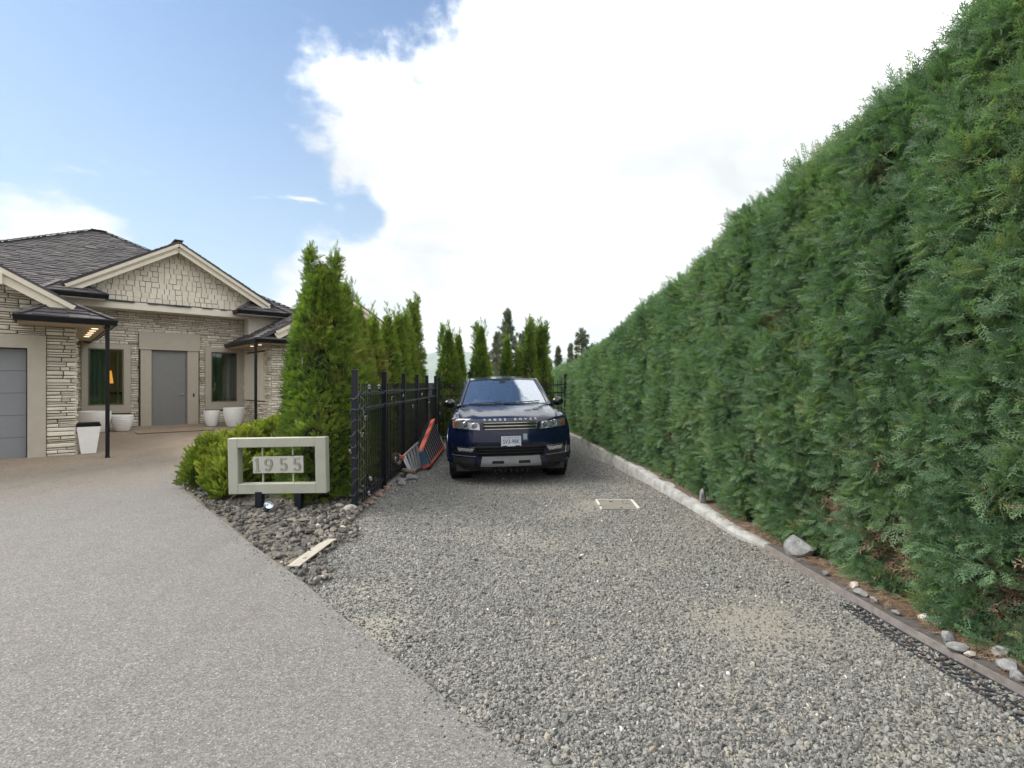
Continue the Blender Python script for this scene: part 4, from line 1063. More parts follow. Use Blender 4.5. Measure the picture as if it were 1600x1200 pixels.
sh = Vector((au-5.95, 0, az-4.36)); shingles((5.95, 18.6, 4.365), (0, 1, 0), sh, [(0, 0), (4.8, 0), (4.8, sh.length), (0, sh.length)], .14, .2, .34, er_, False, 63)
for i in range(18): hbuild(MB().bar((au, 18.6+i*.25, az+.05), (au, 18.89+i*.25, az+.042), .24, .02), 'ridge_cap', roof_m, er_)
rake(.55, 4.40, au, az-.0, 18.60); rake(5.85, 4.40, au, az-.0, 18.60)
hbuild(MB().bar((.6, 18.82, 4.22), (au, 18.82, az-.22), .40, .02).bar((5.8, 18.82, 4.22), (au, 18.82, az-.22), .40, .02), 'soffit', cream_m)
eave_return(.02, 1.42, 18.42, 18.97, 4.13, 4.47, 18.97, seed=71, hipl=.4, hipr=.55)
eave_return(4.84, 6.50, 18.42, 18.97, 4.05, 4.42, 18.97, seed=81, hipl=.55, hipr=.6)
hbuild(MB().box(.04, 18.44, 3.98, 1.40, 18.95, 4.0).box(4.86, 18.44, 3.90, 6.48, 18.95, 3.92), 'soffit', cream_m)
hbuild(MB().box(5.33, 19.0, 3.2, 6.45, 19.3, 4.05).box(5.30, 19.02, 2.9, 5.5, 19.55, 4.05), 'porch_side', beam_m)
# --- main hip roof behind
pu, pw, pz = 1.43, 24.56, 7.3; hw = 5.6; ze_ = pz-.58*hw
rg_ = .45
A = (pu-hw, pw-hw, ze_); B = (pu+rg_+hw, pw-hw, ze_); C_ = (pu+rg_, pw, pz); D_ = (pu, pw, pz)
mr = hbuild(MB().add([A, B, C_, D_, (pu-hw, pw+hw, ze_), (pu+rg_+hw, pw+hw, ze_)], [(0, 1, 2, 3), (0, 3, 4), (1, 5, 2), (3, 2, 5, 4)]), 'main_roof', roof_m)
sl_ = math.hypot(hw, .58*hw)
shingles(A, (1, 0, 0), (0, 1, .58), [(0, 0), (2*hw+rg_, 0), (hw+rg_, sl_), (hw, sl_)], .145, .17, .33, mr, False, 91, .02)
for (p, q) in ((A, D_), (B, C_), (D_, C_)):
    p = Vector(p); q = Vector(q); ns = max(2, int((q-p).length/.22)); m_ = MB()
    for i in range(ns): m_.bar(p.lerp(q, i/ns)+Vector((0, 0, .045)), p.lerp(q, (i+1.1)/ns)+Vector((0, 0, .03)), .24, .018)
    o = hbuild(m_, 'ridge_cap', roof_m, mr)
hbuild(MB().box(pu-hw+.5, pw-hw+2.6, 0, pu+rg_+hw-.5, pw+hw-.5, ze_), 'rear_wall', cream_m)
hbuild(MB().box(-5.9, gw+.3, 0, .3, 20, 2.8).box(5.6, wf+.3, 0, 9.9, 24, 2.9), 'rear_wall', cream_m)

# --- pots, bin, mat on the porch
def on_porch(px, py_base):   # u, w of a spot on the porch floor
    g = .2
    for _ in range(8):
        d = (1.6-g)*800/(py_base-600); x = (px-800)/800*d; g = float(G(np.array(x), np.array(d)))+.03
    return Vector((x, d, g))
def ribbed_pot(px, pyb, dia, h, label):
    b = on_porch(px, pyb); r_ = root('planter', b, label=label, cat='planter', group='white ribbed pots by the front door')
    prof = [(0, 0), (dia*.27, 0), (dia*.31, .01)]; nr_ = 9
    for i in range(nr_):
        t0 = i/nr_; f = lambda t: dia*(.31+.19*math.sin(min(t*1.15, 1)*math.pi/2)**.9)
        for k in (0.08, .5, .92): t = (i+k)/nr_; prof.append((f(t)+(.010 if k == .5 else 0), .01+t*(h-.02)))
    prof += [(dia*.5, h), (dia*.47, h), (dia*.44, h*.8), (0, h*.8)]
    MB().lathe(prof, n=32).build('bowl', white_m, r_, keep=False, smooth=50)
    MB().lathe([(0, h*.82), (dia*.43, h*.82)], n=24).build('potting_soil', mortar_m, r_, keep=False)
ribbed_pot(148, 676, .74, .60, 'largest white ribbed pot, under the left window behind the downspout')
ribbed_pot(191, 673.5, .52, .46, 'white ribbed pot between left window and front door, left of the mat')
ribbed_pot(331, 666, .45, .50, 'smallest white ribbed pot just right of the front door')
ribbed_pot(365.5, 666.5, .60, .61, 'white ribbed pot in the corner beside the right wing')
b = on_porch(138, 707.5); bn = root('square_planter', b, (0, 0, math.radians(42)), 'tall tapered white square planter beside the stone garage pillar', 'planter')
def taper(w0, w1, h, z=0): return [(-w0, -w0, z), (w0, -w0, z), (w0, w0, z), (-w0, w0, z), (-w1, -w1, z+h), (w1, -w1, z+h), (w1, w1, z+h), (-w1, w1, z+h)]
BF = [(3, 2, 1, 0), (4, 5, 6, 7), (0, 1, 5, 4), (1, 2, 6, 5), (2, 3, 7, 6), (3, 0, 4, 7)]
MB().add(taper(.125, .20, .58), BF).build('body', white_m, bn, keep=False)
MB().add(taper(.205, .207, .035, .585), BF).build('rim', black_m, bn, keep=False)
MB().add(taper(.19, .19, .03, .63), BF).build('inner_rim', black_m, bn, keep=False)
c0 = on_porch(274, 673); mt = root('doormat', c0, (0, 0, math.radians(42.8)), 'tan woven mat with pale border stripes before the grey front door', 'mat')
m, T = newmat('woven mat'); co = T.n('ShaderNodeTexCoord').outputs['Object']; wv = T.n('ShaderNodeTexWave', {'Vector': co, 'Scale': 30.0, 'Distortion': 2.0})
b_ = T.n('ShaderNodeBsdfPrincipled', {'Base Color': T.ramp(wv.outputs[0], [(0, (.20, .125, .07)), (1, (.30, .20, .125))]), 'Roughness': .95}); T.n('ShaderNodeOutputMaterial', {'Surface': b_})
MB().box(-.95, -.42, 0, .95, .42, .012).build('weave', m, mt, keep=False)
for k in (-.39, -.30, .30, .39): MB().box(-.93, k-.02, .012, .93, k+.02, .016).build('stripe', plank_m, mt, keep=False)
for k in (-.92, -.84, .84, .92): MB().box(k-.02, -.27, .012, k+.02, .27, .016).build('stripe', plank_m, mt, keep=False)
# ------------------------------------------------------------ the parked car
CW_ = 1.0
car = root('parked_car', (-.02, 7.93, float(G(np.array(0.), np.array(9.)))-.0), (0, 0, 0), 'dark navy luxury off road car parked nose out on the gravel', 'car')
car.rotation_mode = 'XYZ'
car.location = (0.0, 7.93, .035)
car.rotation_euler = (math.radians(-.0), math.radians(-1.25), math.radians(4.2))
paint, T = newmat('navy car paint')
nz = T.n('ShaderNodeTexNoise', {'Scale': 3.0, 'Detail': 6.0})
b = T.n('ShaderNodeBsdfPrincipled', {'Base Color': (.003, .006, .026, 1), 'Metallic': .0, 'Roughness': T.rng(nz.outputs[0], .3, .7, .16, .28), 'Coat Weight': .55, 'Specular IOR Level': .2})
b.inputs['Coat Roughness'].default_value = .03; T.n('ShaderNodeOutputMaterial', {'Surface': b})
plast = pbr('black car plastic', (.006, .0065, .008), .6, var=.2)
gloss = pbr('gloss black', (.008, .008, .01), .12, var=.05)
chrome = pbr('chrome', (.75, .75, .78), .15, metal=1.0, var=.03)
silver = pbr('satin silver plastic', (.24, .25, .265), .38, metal=.4, var=.08)
tyre_m = pbr('tyre rubber', (.018, .018, .019), .85, var=.2, bump=.4)
lamp_in = pbr('headlamp bowl', (.50, .50, .51), .25, metal=.6, var=.3, vscale=25)
lens_m = glassy('lamp lens', (.9, .92, .95), .05)
amber = pbr('amber marker', (.55, .16, .03), .3, var=.1)
ws_m = glassy('windscreen glass', (.62, .70, .76), .30, .01, (.82, .90, 1.0))
side_m = glassy('tinted side glass', (.10, .12, .14), .10, .02)
leather = pbr('beige seat leather', (.72, .67, .60), .6, var=.1)
def interp(x, pts): return float(np.interp(x, [p[0] for p in pts], [p[1] for p in pts]))
VZ = [(.22, .14), (.26, .08), (.32, .035), (.44, .035), (.50, .02), (.56, .0), (.66, -.008), (.76, .0), (.84, .02), (.90, .035), (.97, .055), (1.02, .085), (1.06, .14)]
HWZ = [(.22, .90), (.28, .945), (.36, .975), (.5, .99), (.62, .995), (.75, .99), (.85, .98), (.93, .965), (1.0, .94), (1.06, .91)]
def FY(x, z): return interp(z, VZ)+.34*abs(x/1.0)**3.4+.05*x*x
def nose_patch(quad, off, nu=14, nv=5):
    """a patch on the nose: quad = four (x, z) corners bl, br, tr, tl; off metres proud"""
    (a, b_, c, d) = quad
    def fn(u, v):
        x = (a[0]*(1-u)+b_[0]*u)*(1-v)+(d[0]*(1-u)+c[0]*u)*v; z = (a[1]*(1-u)+b_[1]*u)*(1-v)+(d[1]*(1-u)+c[1]*u)*v
        return (x, FY(x, z)-off, z)
    return fn
def npatch(name, quad, off, mat, parent=car, nu=14, nv=5, smooth=True, thick=.012):
    mb = MB(); f = nose_patch(quad, off, nu, nv); mb.grid(f, nu, nv)
    # rim walls so the piece has depth
    loop = [f(i/nu, 0) for i in range(nu)]+[f(1, j/nv) for j in range(nv)]+[f(1-i/nu, 1) for i in range(nu)]+[f(0, 1-j/nv) for j in range(nv)]
    n = len(loop); mb.add(loop+[(p[0], p[1]+thick, p[2]) for p in loop], [(i, (i+1) % n, n+(i+1) % n, n+i) for i in range(n)])
    return mb.build(name, mat, parent, keep=False, smooth=40)
def mir(quad): return [(-q[0], q[1]) for q in (quad[1], quad[0], quad[3], quad[2])]
# bumper skin: from under the grille down to the sill, openings cut for grille and intake
mb = MB(); NU, NVv = 96, 44
def bump_fn(u, v):
    z = .24+(1.03-.24)*v; x = (2*u-1)*interp(z, HWZ); return (x, FY(x, z), z)
def bump_skip(u, v):
    z = .24+(1.03-.24)*v; x = abs((2*u-1)*interp(z, HWZ))
    if x < .425 and .865 < z < .972: return True
    if z < .605 and z > .45 and x < .50+.28*(z-.45): return True
    return False
mb.grid(bump_fn, NU, NVv, skip=bump_skip); mb.build('front_bumper', paint, car, keep=False, smooth=True)
# side panels, wheel arches cut
SH = [(.3, 1.035), (.6, 1.075), (1.35, 1.135), (2.4, 1.15), (4.0, 1.18), (4.7, 1.17)]
SP = [(.90, .27), (.955, .30), (.985, .40), (.992, .52), (.995, .62), (.985, .72), (.975, .80), (.972, .86), (.955, .93)]
LEN = 4.85
def side_pt(y, j, sgn):
    sh = interp(y, SH); tail = 1-.10*max(0, (y-3.9)/.95)**2; bul = 1+.018*math.exp(-((y-.93)/.45)**2)+.018*math.exp(-((y-3.85)/.45)**2)
    if j < len(SP): x, z = SP[j]; z = z*(1 if z < .9 else sh/1.06)
    else:
        k = j-len(SP); x, z = [(.935, sh-.05), (.915, sh-.02), (.888, sh-.002), (.86, sh+.004)][k]
    yy = y
    if y < .42: yy = max(y, FY(x, min(z, 1.05)) if z > .25 else y)
    return (sgn*x*tail*bul, yy, z)
for sgn in (-1, 1):
    for nm, y0, y1, n in (('fender', .30, 1.40, 40), ('front_door', 1.405, 2.42, 16), ('rear_door', 2.425, 3.35, 30), ('rear_quarter', 3.355, 4.80, 46)):
        J = len(SP)+3; mb = MB()
        ys_ = [y0+(y1-y0)*i/n for i in range(n+1)]
        sub = 3
        def pt(y, jf):
            j = min(int(jf), J-1); f = jf-j; a = side_pt(y, j, sgn); b_ = side_pt(y, j+1, sgn); return tuple(a[k]*(1-f)+b_[k]*f for k in range(3))
        def skip(u, v, y0=y0, y1=y1):
            p = pt(y0+(y1-y0)*u, v*J)
            return (p[1]-.95)**2+(p[2]-.385)**2 < .405**2 or (p[1]-3.86)**2+(p[2]-.385)**2 < .405**2
        mb.grid(lambda u, v: pt(y0+(y1-y0)*u, v*J), n, J*sub, skip=skip)
        p = mb.build(nm, paint, car, keep=False, smooth=True)
        if 'door' in nm:
            h = MB().box(sgn*.985-.02, y1-.28, .93, sgn*.985+.02, y1-.10, .955, .006).build('handle', paint, p, keep=False)
    for yc in (.95, 3.86):
        arc = [(sgn*(1.004 if 0 <= a <= 180 else .99), yc+.415*math.cos(math.radians(a)), .385+.415*math.sin(math.radians(a))) for a in range(-14, 196, 7)]
        MB().tube(arc, .026, 8).build('arch_trim', paint, car, keep=False, smooth=True)
        MB().lathe([(.43, -.16*sgn), (.43, .16*sgn)], (sgn*.80, yc, .385), 28, axis='x').build('wheel_well', plast, car, keep=False)
    MB().box(sgn*.88, 1.35, .24, sgn*.985, 3.45, .36, .02).build('sill', plast, car, keep=False)
# floor and tail
MB().box(-.86, .25, .20, .86, 4.6, .30).build('underbody', plast, car, keep=False)
mb = MB(); mb.grid(lambda u, v: ((2*u-1)*(.90-.05*v), 4.80+.04*math.sin(math.pi*u), .28+.90*v), 12, 8); tg = mb.build('tailgate', paint, car, keep=False, smooth=True)
for sgn in (-1, 1): MB().box(sgn*.70, 4.80, .92, sgn*.88, 4.86, 1.10, .02).build('tail_lamp', pbr('red tail lamp', (.4, .01, .01), .2) if 'red tail lamp' not in MATS else MATS['red tail lamp'], car, keep=False)
# bonnet
def bonnet(u, v):
    s = 2*u-1; x = s*(.80+.045*v); fr = FY(x, 1.03)+.012
    y = fr+(1.33-fr)*v
    z = 1.035+.155*(1-max(0, 1-v)**1.6)-.022*(s*s)+.018*math.exp(-((abs(s)-.72)/.10)**2)*min(v*6, 1)-.02*max(0, (abs(s)-.86)/.14)**2
    z -= .05*max(0, 1-v*8)**2
    return (x, y, z)
mb = MB(); mb.grid(bonnet, 44, 30); mb.build('bonnet', paint, car, keep=False, smooth=True)
for sgn in (-1, 1):   # clamshell strip between bonnet and fender
    def cl(u, v):
        a = Vector(bonnet(1 if sgn > 0 else 0, v)); b_ = Vector(side_pt(max(a.y, .33), len(SP)+3, sgn)); a.z -= .004
        return tuple(a.lerp(b_, u))
    MB().grid(cl, 4, 24).build('fender_top', paint, car, keep=False, smooth=True)
for sgn in (-1, 1):
    def vent(u, v): a = bonnet(.5+sgn*(.26+.05*u), .42+.13*v); return (a[0], a[1], a[2]+.006)
    MB().grid(vent, 3, 4).build('bonnet_vent', gloss, car, keep=False)
# cowl, windscreen, roof, pillars, glass
WB = (1.30, 1.175, .815); WT = (2.16, 1.675, .655)
def screen(u, v, inset=0.0, off=0.0):
    s = 2*u-1
    y = WB[0]+(WT[0]-WB[0])*v+.20*s*s*(1-.35*v); z = WB[1]+(WT[1]-WB[1])*max(v, 0)**.92-.03*s*s*v; x = s*(WB[2]+(WT[2]-WB[2])*v)
    return (x, y-off*.5, z+off)
MB().grid(screen, 24, 14).build('windscreen', ws_m, car, keep=False, smooth=True)
def band(u0, v0, u1, v1, off=.003): return lambda u, v: screen(u0+(u1-u0)*u, v0+(v1-v0)*v, 0, off)
mb = MB(); mb.grid(band(0, .945, 1, 1.0), 24, 2); mb.grid(band(0, 0, 1, .05), 24, 1); mb.grid(band(0, 0, .025, 1), 1, 14); mb.grid(band(.975, 0, 1, 1), 1, 14)
mb.grid(band(.36, .90, .62, .95), 8, 1); mb.grid(band(.455, .80, .535, .90), 3, 2)
mb.build('glass_border', gloss, car, keep=False, smooth=True)
MB().grid(lambda u, v: ((2*u-1)*.83, 1.24+.20*(2*u-1)**2+.10*v, 1.172-.03*(2*u-1)**2-.02*(1-v)), 20, 2).build('cowl', plast, car, keep=False)
for s0, s1 in ((.10, .46), (.48, .90)):
    MB().tube([tuple(np.array(screen(s0+(s1-s0)*t, .035+.05*t, 0, .02))) for t in (0, .3, .6, 1)], .009, 6).build('wiper', plast, car, keep=False)
def roof_fn(u, v):
    s = 2*u-1; y = WT[0]+(4.55-WT[0])*v+.20*s*s*(1-.35)*(1-v); t = v
    z = WT[1]+.07*math.sin(min(t*1.5, 1)*math.pi/2)-.075*max(0, t-.5)**1.3-.03*s*s-.05*max(0, abs(s)-.85)*5*.4; x = s*(.655+.01*math.sin(math.pi*t)-.05*t)
    return (x, y, z)
MB().grid(roof_fn, 28, 26).build('roof', paint, car, keep=False, smooth=True)
for sgn in (-1, 1):
    u = 1 if sgn > 0 else 0
    pil = [Vector(screen(u, v/10))+Vector((sgn*.012, .01, 0)) for v in range(-1, 11)]
    MB().tube(pil, [.034]*12, 8).build('pillar', paint, car, keep=False, smooth=True)
    rail = [Vector(roof_fn(u, v/10))+Vector((sgn*.012, 0, -.012)) for v in range(11)]
    MB().tube(rail, .03, 8).build('roof_rail', paint, car, keep=False, smooth=True)
    def sg(uu, v):
        y = 1.45+(4.45-1.45)*uu; tp = roof_fn(u, min(max((y-2.16)/2.39, 0), 1)); zt_ = tp[2]-.02; xt = tp[0]
        if y < 2.3:
            k = (y-1.3)/1.0; q = screen(u, min(max((y-1.50)/.86, 0), 1)); zt_, xt = q[2]-.02, q[0]
        sh = interp(y, SH); return (sgn*.875*(1-v)+xt*v, y, sh*(1-v)+zt_*v)
    MB().grid(sg, 24, 6).build('side_window', side_m, car, keep=False, smooth=True)
    for yy in (2.42, 3.4):
        MB().bar(sg((yy-1.45)/3.0, 0), sg((yy-1.45)/3.0, 1), .03, .09, up=(0, 1, 0)).build('pillar', gloss, car, keep=False)
MB().grid(lambda u, v: ((2*u-1)*(.84-.23*v), 4.80-.25*v, 1.17+.44*v), 8, 4).build('rear_window', side_m, car, keep=False, smooth=True)
# mirrors
for sgn in (-1, 1):
    mo = MB(); mo.lathe([(0, -.075), (.06, -.065), (.092, -.02), (.095, .03), (.088, .05), (0, .05)], (0, 0, 0), 18, axis='y')
    V = [(sgn*1.005+v[0]*1.18, 1.62+v[1], 1.225+v[2]*.86) for v in mo.V]
    m_ = mkobj('wing_mirror', V, mo.F, gloss, car, False, smooth=60)
    MB().bar((sgn*.86, 1.62, 1.15), (sgn*.97, 1.62, 1.18), .07, .035).build('mirror_arm', plast, m_, keep=False)
# headlamps
HL = [(.475, .858), (.90, .885), (.905, 1.005), (.49, .975)]
for sgn in (1, -1):
    q = HL if sgn > 0 else mir(HL)
    h = npatch('headlight', q, .006, lamp_in, car, 14, 5)
    for cx, cz, r_ in ((.550, .917, .052), (.695, .938, .048)):
        x = sgn*cx; y = FY(x, cz)-.010
        mb = MB().lathe([(r_*.80, 0), (r_, -.012), (r_*1.1, 0), (r_*1.1, .02)], (x, y, cz), 24, axis='y'); o = mb.build('lamp_ring', chrome, h, keep=False, smooth=True)
        MB().lathe([(0, -.022), (r_*.45, -.016), (r_*.78, .0)], (x, y, cz), 20, axis='y').build('projector', pbr('projector lens', (.10, .12, .15), .06, var=.1) if 'projector lens' not in MATS else MATS['projector lens'], h, keep=False, smooth=True)
    qa = [(.84, .915), (.897, .915), (.90, .992), (.84, .975)]; qa = qa if sgn > 0 else mir(qa)
    npatch('marker_lamp', qa, .012, amber, h, 4, 4)
    npatch('lamp_lens', [(a, b_) for a, b_ in q], .030, lens_m, h, 14, 5, thick=.02)
    # brow
    bq = [(.49, .966), (.905, .999), (.905, 1.006), (.49, .974)]; npatch('lamp_brow', bq if sgn > 0 else mir(bq), .034, gloss, h, 14, 1)
# grille
gb = MB(); gb.grid(lambda u, v: ((2*u-1)*.45, FY((2*u-1)*.45, .92)+.07, .85+.14*v), 12, 2); grl = gb.build('grille', plast, car, keep=False)
def nbar(name, x0, x1, z0, z1, hgt, mat, parent, off=.0, dep=.02, n=16):
    mb = MB()
    pts = []
    for i in range(n+1):
        t = i/n; x = x0+(x1-x0)*t; z = z0+(z1-z0)*t; pts.append(Vector((x, FY(x, z)-off, z)))
    V = []
    for p in pts: V += [(p.x, p.y-dep*.5, p.z-hgt/2), (p.x, p.y-dep*.5, p.z+hgt/2), (p.x, p.y+dep*.7, p.z+hgt/2), (p.x, p.y+dep*.7, p.z-hgt/2)]
    F = [(4*i+k, 4*i+(k+1) % 4, 4*i+4+(k+1) % 4, 4*i+4+k) for i in range(n) for k in range(4)]+[(0, 1, 2, 3), (4*n, 4*n+1, 4*n+2, 4*n+3)]
    return mb.add(V, F).build(name, mat, parent, keep=False)
mesh_m = pbr('grille mesh metal', (.05, .05, .053), .4, metal=.6)
nbar('slat', -.425, .425, .964, .964, .012, chrome, grl, .004)
nbar('slat', -.42, .42, .917, .917, .014, chrome, grl, .004)
nbar('slat', -.40, .40, .869, .869, .012, chrome, grl, .004)
for sgn in (-1, 1):
    nbar('slat_end', sgn*.425, sgn*.405, .967, .905, .02, chrome, grl, .004, n=3) if False else MB().bar((sgn*.425, FY(.42, .93)-.004, .965), (sgn*.40, FY(.4, .88)-.004, .869), .012, .02).build('slat_end', chrome, grl, keep=False)
for zc, dz in ((.941, .014), (.893, .015)):
    for k in range(-11, 12):
        x = k*.036
        for q in (-1, 1):
            MB().bar((x-.013, FY(x, zc)+.006, zc-q*dz), (x+.013, FY(x, zc)+.006, zc+q*dz), .008, .008).build('mesh_bar', mesh_m, grl, keep=False)
# lower intake, valance and skid plate
npatch('lower_intake', [(-.50, .455), (.50, .455), (.545, .60), (-.545, .60)], -.06, plast, car, 20, 4)
for z in (.495, .54): nbar('intake_bar', -.52, .52, z, z, .012, plast, car, -.03)
npatch('intake_brow', [(-.56, .585), (.56, .585), (.53, .615), (-.53, .615)], .012, plast, car, 20, 2)
npatch('skid_plate', [(-.48, .285), (.48, .285), (.45, .445), (-.45, .445)], .022, silver, car, 20, 6, thick=.05)
for sgn in (-1, 1):
    q = [(.11, .335), (.30, .335), (.29, .378), (.12, .378)]; npatch('tow_slot', q if sgn > 0 else mir(q), .026, gloss, car, 4, 2)
npatch('valance', [(-.92, .225), (.92, .225), (.95, .30), (-.95, .30)], .008, plast, car, 40, 3)
for k in range(-3, 4): MB().box(k*.085-.012, .05, .20, k*.085+.012, .12, .245, .004).build('air_dam_tooth', plast, car, keep=False)
# fog lamps in their recess, with bright L shaped trims
for sgn in (-1, 1):
    Q = lambda q: q if sgn > 0 else mir(q)
    npatch('fog_recess', Q([(.56, .50), (.89, .515), (.90, .605), (.545, .59)]), .006, gloss, car, 10, 4)
    f = npatch('fog_lamp', Q([(.60, .525), (.82, .535), (.84, .585), (.57, .572)]), .014, lamp_in, car, 10, 4)
    for i in range(7):
        x = sgn*(.62+.03*i); MB().bar((x, FY(x, .55)-.02, .533), (x+sgn*.012, FY(x, .57)-.02, .575), .008, .008).build('fog_rib', chrome, f, keep=False)
    npatch('fog_trim', Q([(.56, .588), (.86, .600), (.86, .607), (.56, .596)]), .020, chrome, car, 10, 1)
    npatch('fog_trim', Q([(.60, .515), (.83, .525), (.83, .530), (.60, .520)]), .020, chrome, car, 10, 1)
    npatch('fog_trim', Q([(.895, .45), (.905, .45), (.915, .64), (.905, .64)]), .016, chrome, car, 2, 6)
    npatch('lower_crease', Q([(.55, .44), (.93, .455), (.93, .463), (.55, .45)]), .012, silver, car, 10, 1)
    npatch('side_intake', Q([(.58, .30), (.90, .31), (.92, .435), (.56, .425)]), .004, plast, car, 10, 4)
# number plate, name letters
PZ = -.03
pf = npatch('plate_holder', [(-.165, .625+PZ), (.165, .625+PZ), (.165, .80+PZ), (-.165, .80+PZ)], .02, plast, car, 4, 2)
np_ = MB().box(-.153, FY(0, .7)-.034, .635+PZ, .153, FY(0, .7)-.028, .790+PZ, .002).build('number_plate', pbr('plate white', (.50, .52, .58), .45, var=.05), car, keep=False)
def text_mesh(name, txt, size, mat, parent, loc, rot, ext=.002, spacing=1.0, keep=False, bold=0.0, sx=1.0):
    cu = bpy.data.curves.new(name, 'FONT'); cu.body = txt; cu.size = size; cu.extrude = ext; cu.align_x = 'CENTER'; cu.align_y = 'CENTER'; cu.space_character = spacing; cu.offset = bold; cu.resolution_u = 3
    to = bpy.data.objects.new(name, cu); COL.objects.link(to); dg = bpy.context.evaluated_depsgraph_get(); dg.update()
    me = bpy.data.meshes.new_from_object(to.evaluated_get(dg)); bpy.data.objects.remove(to); me.materials.clear(); me.materials.append(mat)
    o = bpy.data.objects.new(name, me); COL.objects.link(o); o.location = loc; o.rotation_euler = rot; o.scale = (sx, 1, 1)
    if parent: o.parent = parent
    return o
platetxt = pbr('plate ink', (.03, .05, .16), .5)
py_ = FY(0, .7)-.0352
text_mesh('plate_number', 'SV3-98K', .092, platetxt, np_, (0, py_, .705+PZ), (math.radians(90), 0, 0), .0006, 1.0, bold=.001, sx=.80)
text_mesh('plate_caption', 'Beautiful British Columbia', .025, platetxt, np_, (0, py_, .772+PZ), (math.radians(90), 0, 0), .0006, sx=.92)
MB().box(-.15, py_-.0002, .758+PZ, .15, py_+.0005, .7595+PZ).build('plate_line', platetxt, np_, keep=False)
for sgn in (-1, 1): MB().box(sgn*.10-.035, py_-.004, .633+PZ, sgn*.10+.035, py_+.001, .648+PZ, .001).build('plate_clip', plast, np_, keep=False)
npatch('sticker', [(.19, .70), (.255, .70), (.255, .79), (.19, .79)], .003, pbr('faded sticker', (.18, .24, .27), .5), car, 2, 2)
silver = pbr('badge silver', (.55, .55, .57), .3, metal=.5)
letters = 'RANGE ROVER'; n = len(letters); x0 = -.40
for i, ch in enumerate(letters):
    if ch == ' ': continue
    x = x0+.80*i/(n-1); y = FY(x, 1.005)-.006
    text_mesh('badge_letter', ch, .045, silver, car, (x, y-.004, 1.012), (math.radians(74), 0, math.atan2(1.9*.34*abs(x)**2.4*(1 if x > 0 else -1), 1)), .003, bold=.0012, sx=1.25)
# wheels
for sgn in (-1, 1):
    for yc in (.95, 3.86):
        c = (sgn*.855, yc, .385)
        ty = MB().lathe([(.29, -.13), (.345, -.138), (.375, -.125), (.389, -.10), (.391, 0), (.389, .10), (.375, .125), (.345, .138), (.29, .13)], c, 40, axis='x').build('tyre', tyre_m, car, keep=False, smooth=35)
        tb_ = MB()
        for k in range(44):
            a = 2*math.pi*k/44
            for lx in (-.10, -.05, 0, .05, .10):
                y, z = c[1]+.392*math.cos(a+lx), c[2]+.392*math.sin(a+lx); tb_.bar((c[0]+lx-.017, y, z), (c[0]+lx+.017, y, z), .032, .008, up=(0, math.cos(a), math.sin(a)))
        tb_.build('tread', tyre_m, ty, keep=False)['kind'] = 'stuff'
        w_ = MB(); w_.lathe([(.29, sgn*.12), (.27, sgn*.11), (.26, sgn*.02), (.26, -sgn*.1)], c, 32, axis='x'); w_.lathe([(0, sgn*.07), (.06, sgn*.075), (.065, sgn*.03)], c, 16, axis='x')
        for k in range(10):
            a = 2*math.pi*k/10; w_.bar((c[0]+sgn*.06, c[1]+.05*math.cos(a), c[2]+.05*math.sin(a)), (c[0]+sgn*.10, c[1]+.275*math.cos(a), c[2]+.275*math.sin(a)), .03, .03, up=(1, 0, 0))
        w_.build('rim', silver, ty, keep=False)
# interior
MB().grid(lambda u, v: ((2*u-1)*.78, 1.36+.55*v+.15*(2*u-1)**2, 1.13-.0*v-.05*(2*u-1)**2), 12, 3).build('dashboard', pbr('dark dash', (.03, .035, .045), .7), car, keep=False, smooth=True)
MB().box(-.80, 1.5, .30, .80, 4.6, .50).box(-.84, 1.5, .5, -.80, 4.6, 1.12).box(.80, 1.5, .5, .84, 4.6, 1.12).box(-.80, 4.4, .5, .80, 4.45, 1.1).build('cabin_lining', pbr('dark lining', (.04, .045, .055), .8), car, keep=False)
for sgn in (-1, 1):
    st_ = MB(); st_.box(sgn*.37-.25, 2.30, .55, sgn*.37+.25, 2.9, .72, .05); st_.box(sgn*.37-.24, 2.84, .68, sgn*.37+.24, 2.98, 1.24, .06)
    s_ = st_.build('seat', leather, car, keep=False, smooth=50)
    MB().box(sgn*.37-.13, 2.82, 1.27, sgn*.37+.13, 2.93, 1.50, .05).build('headrest', leather, s_, keep=False, smooth=50)
ring = [(.37+.18*math.cos(a), 1.98+.08*math.sin(a), 1.08+.17*math.sin(a)) for a in [2*math.pi*k/24 for k in range(24)]]
MB().tube(ring, .014, 8, closed=True).bar((.20, 1.98, 1.08), (.54, 1.98, 1.08), .02, .03).build('steering_wheel', plast, car, keep=False, smooth=True)
MB().box(-.13, 2.0, 1.50, .13, 2.03, 1.57, .012).build('rear_view_mirror', plast, car, keep=False)
